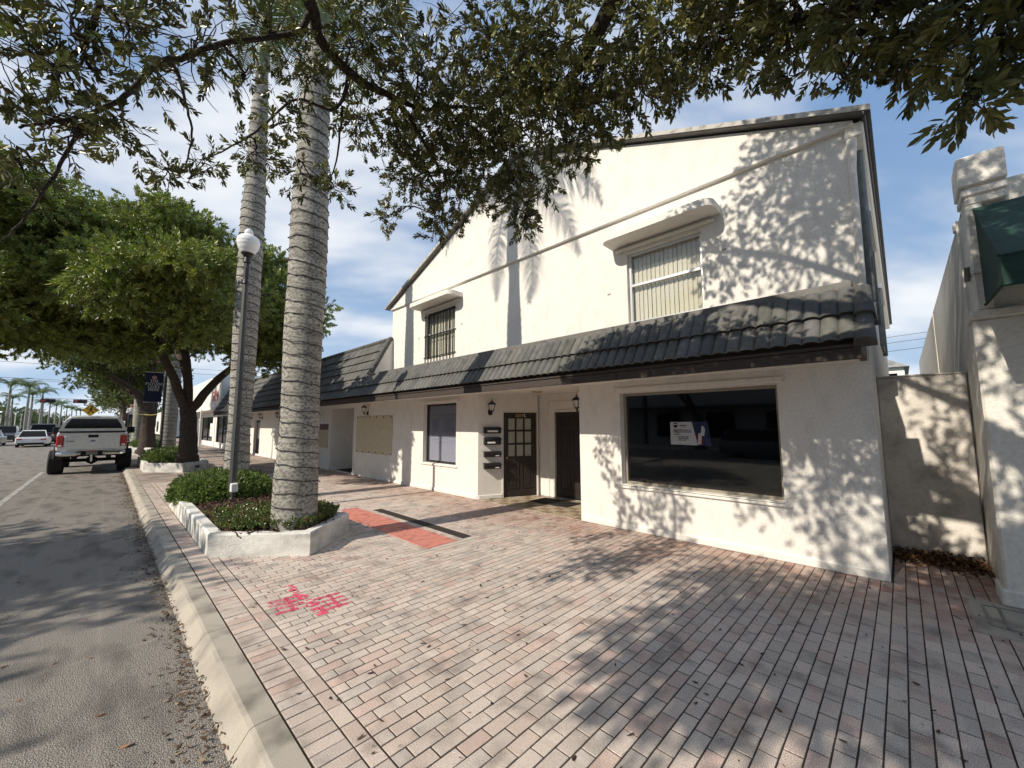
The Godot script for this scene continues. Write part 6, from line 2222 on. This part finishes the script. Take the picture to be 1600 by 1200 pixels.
func car(called: String, label: String, cat: String, at: Vector3, turn: float, paint: Material, len: float, w: float, h: float, kind: String, group: String) -> Node3D:
	var t := thing(called, label, cat, at, turn, group)
	var hw := w / 2
	var belt := h * (0.60 if kind == "suv" else 0.62)
	var deck := belt if kind == "suv" else belt - 0.02
	var b := MB.new()
	var rings := []
	for q in [[0.0, 0.36, deck - 0.14, 0.90], [-0.08, 0.26, deck - 0.03, 0.96], [-0.5, 0.2, deck, 1.0], [-len * 0.5, 0.18, belt - 0.02, 1.0], [-len * 0.72, 0.2, belt - 0.06, 1.0], [-len + 0.4, 0.24, belt - 0.16, 0.97], [-len + 0.05, 0.3, belt - 0.3, 0.9], [-len, 0.36, belt - 0.42, 0.84]]:
		rings.append(rrect(q[0], -hw * q[3], hw * q[3], q[1], q[2], 0.13))
	b.loft(rings)
	part(t, "body", b, paint)
	# cabin: roof shell over dark glass
	var c0 := -0.12 if kind == "suv" else -0.75
	var c1 := -len * 0.66
	var r0 := c0 - (0.35 if kind == "suv" else 0.75)
	var r1 := c1 + 0.85
	b = MB.new()
	rings = []
	for q in [[c0, belt - 0.06, belt - 0.02, 0.88], [(c0 + r0) / 2, belt - 0.08, (belt + h) / 2 - 0.02, 0.80], [r0, belt - 0.08, h - 0.04, 0.70], [(r0 + r1) / 2, belt - 0.08, h - 0.025, 0.70], [r1, belt - 0.08, h - 0.04, 0.70], [c1, belt - 0.1, belt - 0.03, 0.86]]:
		var lowr := rrect(q[0], -hw * q[3], hw * q[3], q[1], maxf(q[2], q[1] + 0.03), 0.012)
		for i in lowr.size():
			if lowr[i].y < q[1] + 0.02: lowr[i].z = signf(lowr[i].z) * hw * 0.90
		rings.append(lowr)
	b.loft(rings)
	part(t, "window_glass", b, mats.car_glass)
	b = MB.new()
	rings = []
	for q in [[r0 + 0.06, 0.66, 0.06], [r0 - 0.05, 0.71, 0.01], [(r0 + r1) / 2, 0.72, 0.0], [r1 + 0.05, 0.71, 0.015], [r1 - 0.06, 0.66, 0.06]]:
		rings.append(rrect(q[0], -hw * q[1], hw * q[1], h - 0.07 - q[2], h - q[2], 0.03))
	b.loft(rings)
	part(t, "roof", b, paint)
	for s in [-1.0, 1.0]:
		b = MB.new()
		b.tube([Vector3(c0 - 0.02, belt - 0.04, s * hw * 0.885), Vector3(r0, h - 0.05, s * hw * 0.705)], [0.045, 0.035], 6)
		part(t, "pillar", b, paint)
		b = MB.new()
		b.box(Vector3(-0.12, deck - 0.28, s * hw * 0.72 - 0.17), Vector3(0.012, deck - 0.13, s * hw * 0.72 + 0.17), 0.03)
		part(t, "tail_light", b, mats.tail_red)
		b = MB.new()
		b.box(Vector3(c1 + 0.5, belt - 0.02, s * (hw + 0.1) - 0.09), Vector3(c1 + 0.68, belt + 0.13, s * (hw + 0.1) + 0.09), 0.03)
		part(t, "mirror", b, paint)
		wheel(t, Vector3(-0.85, 0.32, s * (hw - 0.13)), 0.32, 0.22)
		wheel(t, Vector3(-len + 0.85, 0.32, s * (hw - 0.13)), 0.32, 0.22)
	b = MB.new()
	b.box(Vector3(-0.02, 0.24, -hw * 0.8), Vector3(0.03, 0.4, hw * 0.8), 0.02)
	part(t, "lower_bumper", b, mats.underbody)
	b = MB.new()
	b.box(Vector3(0.0, deck - 0.34, -0.16), Vector3(0.02, deck - 0.19, 0.16))
	part(t, "number_plate", b, mats.paper_white)
	return t

func vehicles():
	pickup()
	car("car", "white saloon car driving ahead of the pickup with red tail lights", "car", Vector3(-55, ROAD_Y, 10.75), 0.0, mats.car_white, 4.7, 1.9, 1.5, "saloon", "cars on the road")
	car("car", "black sports utility vehicle ahead of the white saloon", "car", Vector3(-63, ROAD_Y, 10.7), 0.0, mats.car_black, 4.9, 2.1, 2.1, "suv", "cars on the road")
	car("car", "grey-blue oncoming car on the far side of the road", "car", Vector3(-64.5, ROAD_Y, 14.0), PI, mats.car_blue, 4.7, 1.9, 1.5, "saloon", "cars on the road")
	car("car", "dark oncoming van behind the grey-blue car", "car", Vector3(-80, ROAD_Y, 14.6), PI, mats.car_black, 4.9, 2.0, 1.9, "suv", "cars on the road")
	car("car", "silver car far ahead beside the row of palms", "car", Vector3(-96, ROAD_Y, 10.9), 0.0, mats.car_silver, 4.6, 1.85, 1.5, "saloon", "cars on the road")
	car("car", "dark car parked across the street, mirrored in the display window", "car", Vector3(-7.5, ROAD_Y, 18.6), PI, mats.car_blue, 4.8, 1.9, 1.6, "suv", "cars parked across the street")

func pickup():
	var t := thing("pickup_truck", "lifted white pickup truck with white canopy and large tyres parked at the kerb", "pickup truck", Vector3(-23, ROAD_Y, 6.56))
	# local: rear face x = 0, ahead -x, half width about 0.95, ground y = 0
	var P: Material = mats.car_white
	var b := MB.new()
	var rings := []
	for q in [[-0.02, 0.93, 0.92, 1.66], [-0.25, 0.98, 0.9, 1.67], [-0.7, 0.99, 0.9, 1.68], [-2.3, 0.99, 0.9, 1.68]]:
		rings.append(rrect(q[0], -q[1], q[1], q[2], q[3], 0.10))
	b.loft(rings)
	part(t, "bed", b, P)
	b = MB.new()
	rings = []
	for q in [[-2.32, 0.99, 0.85, 1.66], [-4.2, 0.99, 0.85, 1.62], [-5.6, 0.97, 0.85, 1.55], [-6.1, 0.9, 0.9, 1.4]]:
		rings.append(rrect(q[0], -q[1], q[1], q[2], q[3], 0.12))
	b.loft(rings)
	part(t, "front_body", b, P)
	b = MB.new()
	b.box(Vector3(0.0, 0.98, -0.76), Vector3(0.035, 1.62, 0.76), 0.03)
	var gate := part(t, "tailgate", b, P)
	b = MB.new()
	b.box(Vector3(0.03, 1.44, -0.14), Vector3(0.045, 1.55, 0.14), 0.015)
	part(gate, "handle", b, mats.underbody)
	b = MB.new()
	b.lathe(Vector3.ZERO, [[0.0, 0.0], [0.11, 0.004], [0.115, 0.0], [0.0, 0.012]], 20, 0.42)
	var em := part(gate, "oval_emblem", b, mats.chrome)
	em.transform = Transform3D(Basis(Vector3(0, 0, -1), Vector3(1, 0, 0), Vector3(0, -1, 0)), Vector3(0.036, 1.3, 0))
	b = MB.new()
	b.lathe(Vector3.ZERO, [[0.0, 0.014], [0.09, 0.013], [0.092, 0.0]], 20, 0.40)
	em = part(gate, "emblem_field", b, mats.car_blue)
	em.transform = Transform3D(Basis(Vector3(0, 0, -1), Vector3(1, 0, 0), Vector3(0, -1, 0)), Vector3(0.036, 1.3, 0))
	lettering(gate, "badge", "F-250", 0.055, Transform3D(Basis(Vector3(0, 0, -1), Vector3.UP, Vector3(1, 0, 0)), Vector3(0.04, 1.3, 0.6)), mats.underbody)
	# canopy over the bed
	b = MB.new()
	rings = []
	for q in [[0.0, 0.93, 0.70], [-0.35, 0.95, 0.74], [-1.2, 0.95, 0.76], [-2.3, 0.95, 0.76], [-4.3, 0.95, 0.74]]:
		var top := 2.24 if q[0] > -0.1 else 2.30
		var ring := []
		var outl := [[q[1], 1.67], [q[1], 1.74], [q[1] - 0.06, 1.90], [q[2] + 0.05, 2.14], [q[2] - 0.06, top - 0.02], [0.35, top + 0.01]]
		for p in outl: ring.append(Vector3(q[0], p[1], p[0]))
		for i in outl.size(): ring.append(Vector3(q[0], outl[outl.size() - 1 - i][1], -outl[outl.size() - 1 - i][0]))
		rings.append(ring)
	b.loft(rings)
	part(t, "canopy", b, P)
	b = MB.new()
	b.xf = Transform3D(Basis(Vector3(0, 0, -1), Vector3.UP, Vector3(1, 0, 0)), Vector3.ZERO)
	b.prism(PackedVector2Array([Vector2(-0.80, 1.80), Vector2(0.80, 1.80), Vector2(0.74, 1.98), Vector2(0.62, 2.17), Vector2(-0.62, 2.17), Vector2(-0.74, 1.98)]), 0.0, 0.025)
	part(t, "rear_window", b, mats.car_glass)
	b = MB.new()
	b.box(Vector3(-0.06, 2.235, -0.14), Vector3(0.03, 2.275, 0.14), 0.012)
	part(t, "brake_light", b, mats.chrome)
	b = MB.new()
	b.box(Vector3(-0.02, 1.635, -0.92), Vector3(0.03, 1.69, 0.92), 0.012)
	part(t, "canopy_seal", b, mats.underbody)
	# side windows of canopy and cab
	for s in [-1.0, 1.0]:
		b = MB.new()
		b.box(Vector3(-2.1, 1.82, s * 0.90 - 0.02), Vector3(-0.4, 2.1, s * 0.90 + 0.02), 0.01)
		part(t, "side_window", b, mats.car_glass)
		b = MB.new()
		b.box(Vector3(-4.0, 1.72, s * 0.92 - 0.02), Vector3(-2.5, 2.12, s * 0.92 + 0.02), 0.01)
		part(t, "side_window", b, mats.car_glass)
		b = MB.new()
		b.box(Vector3(-0.16, 1.08, s * 0.87 - 0.095), Vector3(0.022, 1.52, s * 0.87 + 0.095), 0.03)
		var tl := part(t, "tail_light", b, mats.tail_red)
		b = MB.new()
		b.box(Vector3(0.0, 1.10, s * 0.87 - 0.06), Vector3(0.028, 1.18, s * 0.87 + 0.06), 0.012)
		part(tl, "reversing_lens", b, mats.chrome)
		b = MB.new()
		rings = []
		for q in [[0.30, 0.06], [0.42, 0.09], [0.8, 0.09], [0.95, 0.06]]:
			var ring := []
			for k in 8:
				var a := TAU * k / 8
				ring.append(Vector3(0.06 - (0.08 if q[0] > 0.9 else 0.0) + cos(a) * 0.07, 0.83 + sin(a) * q[1], s * q[0]))
			if s < 0: ring.reverse()
			rings.append(ring)
		b.loft(rings)
		part(t, "bumper_half", b, mats.chrome)
		b = MB.new()
		b.box(Vector3(-4.15, 1.55, s * 1.2 - 0.13), Vector3(-4.05, 1.85, s * 1.2 + 0.13), 0.03)
		part(t, "mirror", b, mats.underbody)
		b = MB.new()
		b.tube([Vector3(-4.1, 1.65, s * 0.95), Vector3(-4.1, 1.66, s * 1.12)], [0.03, 0.03], 6)
		part(t, "mirror_arm", b, mats.underbody)
		wheel(t, Vector3(-1.15, 0.47, s * 0.97), 0.47, 0.42)
		wheel(t, Vector3(-4.95, 0.47, s * 0.97), 0.47, 0.42)
		b = MB.new()
		var pts := []
		var rd := []
		for k in 9:
			var a := PI * k / 8
			pts.append(Vector3(-1.15 + cos(a) * 0.56, 0.62 + sin(a) * 0.5, s * 1.0))
			rd.append(0.06)
		b.tube(pts, rd, 6)
		part(t, "wheel_arch", b, mats.underbody)
	b = MB.new()
	b.box(Vector3(-0.1, 0.74, -0.32), Vector3(0.02, 0.92, 0.32), 0.02)
	part(t, "bumper_centre", b, mats.underbody)
	b = MB.new()
	b.box(Vector3(0.02, 0.76, -0.16), Vector3(0.035, 0.91, 0.16))
	var np := part(t, "number_plate", b, mats.grey_metal)
	b = MB.new()
	b.box(Vector3(0.035, 0.875, -0.14), Vector3(0.038, 0.905, 0.14))
	part(np, "plate_band", b, mats.tail_red)
	b = MB.new()
	b.tube([Vector3(-0.1, 0.6, 0), Vector3(0.14, 0.6, 0)], [0.04, 0.04], 8)
	b.tube([Vector3(0.13, 0.5, 0), Vector3(0.13, 0.72, 0)], [0.028, 0.028], 8)
	b.lathe(Vector3(0.13, 0.74, 0), [[0.0, -0.035], [0.035, -0.015], [0.035, 0.015], [0.0, 0.035]], 10)
	part(t, "tow_hitch", b, mats.aluminium)
	b = MB.new()
	b.tube([Vector3(-1.15, 0.5, -0.9), Vector3(-1.15, 0.5, -0.2), Vector3(-1.15, 0.5, 0.2), Vector3(-1.15, 0.5, 0.9)], [0.06, 0.07, 0.07, 0.06], 8)
	b.lathe(Vector3(-1.15, 0.5, 0), [[0.0, -0.19], [0.15, -0.1], [0.18, 0.0], [0.15, 0.1], [0.0, 0.19]], 12)
	part(t, "rear_axle", b, mats.underbody)
	b = MB.new()
	b.box(Vector3(-5.8, 0.62, -0.55), Vector3(-0.1, 0.86, -0.4))
	b.box(Vector3(-5.8, 0.62, 0.4), Vector3(-0.1, 0.86, 0.55))
	b.box(Vector3(-5.6, 0.7, -0.9), Vector3(-0.15, 0.9, 0.9))
	part(t, "chassis", b, mats.underbody)

# ---------------------------------------------------------------- far street
func far_street():
	# palms along the far side and median
	var r := RandomNumberGenerator.new()
	r.seed = 15
	var base: Node3D = null
	var spots := [[-112.0, 18.4, 1.15, "tallest palm of the far row, at its near end"], [-124.0, 19.3, 1.05, "second palm of the far row"], [-118.0, 16.8, 1.2, "full-crowned palm beside the nearest pair of the far row"], [-140.0, 18.2, 1.15, "palm left of the broad-crowned far palm"], [-146.0, 17.2, 1.25, "broad-crowned palm in the middle of the far row"], [-160.0, 18.0, 1.1, ""], [-172.0, 17.6, 1.15, ""], [-186.0, 17.2, 1.1, ""], [-200.0, 16.9, 1.15, ""], [-216.0, 16.4, 1.1, ""], [-232.0, 15.8, 1.15, ""], [-250.0, 15.2, 1.1, ""], [-268.0, 14.6, 1.1, ""], [-150.0, 3.6, 1.0, ""], [-100.0, 3.4, 1.0, ""]]
	for q in spots:
		var lab: String = q[3]
		if lab == "": lab = "distant palm in the long row down the street"
		var at := Vector3(q[0], -0.1, q[1])
		if base == null:
			base = thing("distant_palm", lab, "palm tree", at, 0.0, "distant palms down the street")
			var b := MB.new()
			b.col = Color(0.42, 0.4, 0.36)
			b.tube([Vector3(0, 0, 0), Vector3(0.05, 3.5, 0), Vector3(0, 7.2, 0)], [0.24, 0.22, 0.15], 10)
			part(base, "trunk", b, mats.bark_palm)
			b = MB.new()
			b.lathe(Vector3(0, 7.2, 0), [[0.15, 0.0], [0.17, 0.4], [0.1, 1.2], [0.0, 1.5]], 10)
			part(base, "crownshaft", b, mats.crownshaft)
			for k in 12:
				var lift := k / 12.0
				inst(base, "frond", frond_mesh(900 + k, 3.2, lerpf(2.6, 1.2, lift)), Transform3D(Basis.from_euler(Vector3(0, k * 2.4, 0)).scaled(Vector3(1.0, 1.0, 1.0)), Vector3(0, 8.2 + 0.3 * lift, 0)))
			base.scale = Vector3.ONE * q[2] * 0.9
		else:
			var c := copy(base, at, r.randf() * TAU, lab)
			c.scale = Vector3.ONE * q[2] * r.randf_range(0.78, 0.95)
	# woods beyond
	var xs := []
	var w := thing("distant_trees", "dark mass of trees far down the left side of the street", "trees", Vector3(-200, 0, 30))
	w.set_meta("kind", "stuff")
	var blobs := []
	for k in 46:
		var x := r.randf_range(-420.0, -95.0)
		var z := r.randf_range(22.0, 34.0)
		var h := r.randf_range(3.0, 6.0)
		blobs.append([Vector3(x + 200, h * 0.7, z - 30), Vector3(h * 1.1, h * 0.7, h * 0.9), 120])
	for k in 16:
		var x := r.randf_range(-420.0, -110.0)
		blobs.append([Vector3(x + 200, 3.6, r.randf_range(-6.0, 2.0) - 30), Vector3(5.0, 3.6, 4.0), 120])
	for k in 16:
		blobs.append([Vector3(-450 + 200 + r.randf_range(-10.0, 10.0), 3.0, -80.0 + k * 8 - 0), Vector3(7, 5.0, 7), 110])
	var big := fill(blobs, r, 2.8, 5.0, 0.2, 0.1)
	many(w, "foliage", green_sprigs[0], big, tints(big.size(), r, Color(0.09, 0.125, 0.045), 0.35, 0.25))
	# low houses and shops down the street
	for q in [[-130.0, -80.0, -1.0, 4.2, "wall_white", "low white shop front beyond the signals on the near side"], [-130.0, -98.0, 26.0, 3.6, "wall_tan", "low tan shop front beyond the signals on the far side"]]:
		var t := thing("distant_shop", q[5], "building", Vector3((q[0] + q[1]) / 2, 0, q[2]), 0.0, "distant shops down the street")
		var b := world_mb(t)
		if q[2] < 5: b.box(Vector3(q[0], 0, q[2] - 8), Vector3(q[1], q[3], q[2]))
		else: b.box(Vector3(q[0], 0, q[2]), Vector3(q[1], q[3], q[2] + 8))
		part(t, "wall", b, mats[q[4]])
		for k in 5:
			b = world_mb(t)
			var x: float = lerpf(q[0], q[1], (k + 0.3) / 5.0)
			var zz: float = q[2]
			b.box(Vector3(x, 0.5, zz - 0.05), Vector3(x + 3.4, 2.5, zz + 0.05))
			part(t, "window", b, mats.car_glass)
	# slim white posts along the far verge
	for k in 9:
		var t := thing("verge_post", "slim pale post in the row along the far verge", "post", Vector3(-100.0 - k * 9.0, 0, 20.8), 0.0, "pale posts along the far verge")
		var b := MB.new()
		b.tube([Vector3.ZERO, Vector3(0, 4.2, 0)], [0.1, 0.07], 6)
		part(t, "shaft", b, mats.wall_white)
		b = MB.new()
		b.lathe(Vector3(0, 4.2, 0), [[0.1, 0.0], [0.2, 0.2], [0.1, 0.4], [0.0, 0.42]], 8)
		part(t, "globe", b, mats.globe_white)

# ---------------------------------------------------------------- fallen leaves
func litter():
	var r := RandomNumberGenerator.new()
	r.seed = 99
	var b := MB.new()
	b.col = Color(1, 1, 1)
	leaf(b, Vector3(-0.03, 0, 0), Vector3.RIGHT, Vector3.BACK, 0.06, 0.024)
	var lm := b.mesh(mats.leaf_dry)
	var t := thing("gutter_leaves", "drift of brown fallen leaves lying in the gutter along the kerb", "leaves", Vector3(-4, ROAD_Y, 5.7))
	t.set_meta("kind", "stuff")
	var xs := []
	var cs := []
	var pat := FastNoiseLite.new()
	pat.seed = 12
	pat.frequency = 0.8
	for k in 3600:
		var x := r.randf_range(-22.0, 1.0)
		var n := pat.get_noise_1d(x * 1.4) * 0.5 + 0.5
		var wide := 0.04 + 0.24 * n * n
		var z := 5.62 + absf(r.randfn()) * wide
		if r.randf() > 0.35 + n: continue
		var pile := maxf(0.0, 0.05 - (z - 5.62) * 0.2) * r.randf()
		xs.append(Transform3D(Basis.from_euler(Vector3(r.randfn() * 0.35, r.randf() * TAU, r.randfn() * 0.35)).scaled(Vector3.ONE * r.randf_range(0.35, 0.85)), Vector3(x, ROAD_Y + 0.008 + pile, z) - t.position))
		var v := r.randf_range(0.35, 1.3)
		cs.append(Color(0.12 * v, 0.07 * v, 0.04 * v) if r.randf() < 0.8 else Color(0.26 * v, 0.19 * v, 0.11 * v))
	many(t, "leaves", lm, xs, cs)
	t = thing("scattered_leaves", "scattered small brown leaves on the brick pavement", "leaves", Vector3(-4, 0, 2.5))
	t.set_meta("kind", "stuff")
	xs = []
	cs = []
	for k in 900:
		var p := Vector3(r.randf_range(-14.0, 2.0), 0.007, r.randf_range(0.05, 5.3))
		if p.x > -12.6 and p.x < -5.9 and p.z > 3.2 and p.z < 5.2: continue
		xs.append(Transform3D(Basis.from_euler(Vector3(r.randfn() * 0.15, r.randf() * TAU, r.randfn() * 0.15)).scaled(Vector3.ONE * r.randf_range(0.25, 0.9)), p - t.position))
		var v := r.randf_range(0.3, 1.0)
		cs.append(Color(0.10 * v, 0.055 * v, 0.035 * v))
	many(t, "leaves", lm, xs, cs)
	t = thing("road_leaves", "few single brown leaves lying on the asphalt", "leaves", Vector3(-4, ROAD_Y, 8))
	t.set_meta("kind", "stuff")
	xs = []
	cs = []
	for k in 160:
		var p := Vector3(r.randf_range(-14.0, 0.0), ROAD_Y + 0.008, r.randf_range(5.8, 9.0))
		xs.append(Transform3D(Basis.from_euler(Vector3(r.randfn() * 0.15, r.randf() * TAU, r.randfn() * 0.15)).scaled(Vector3.ONE * r.randf_range(0.5, 1.2)), p - t.position))
		var v := r.randf_range(0.6, 1.4)
		cs.append(Color(0.2 * v, 0.10 * v, 0.05 * v))
	many(t, "leaves", lm, xs, cs)
	t = thing("alley_leaves", "heap of brown leaves at the foot of the alley wall", "leaves", Vector3(0.2, 0, -1.0))
	t.set_meta("kind", "stuff")
	xs = []
	cs = []
	for k in 900:
		var z := -1.33 + absf(r.randfn()) * 0.16
		var p := Vector3(r.randf_range(-0.2, 0.62), 0.01 + maxf(0.0, 0.14 - (z + 1.33) * 0.4) * r.randf(), z)
		xs.append(Transform3D(Basis.from_euler(Vector3(r.randfn() * 0.5, r.randf() * TAU, r.randfn() * 0.5)).scaled(Vector3.ONE * r.randf_range(0.6, 1.3)), p - t.position))
		var v := r.randf_range(0.3, 1.2)
		cs.append(Color(0.17 * v, 0.085 * v, 0.035 * v))
	many(t, "leaves", lm, xs, cs)
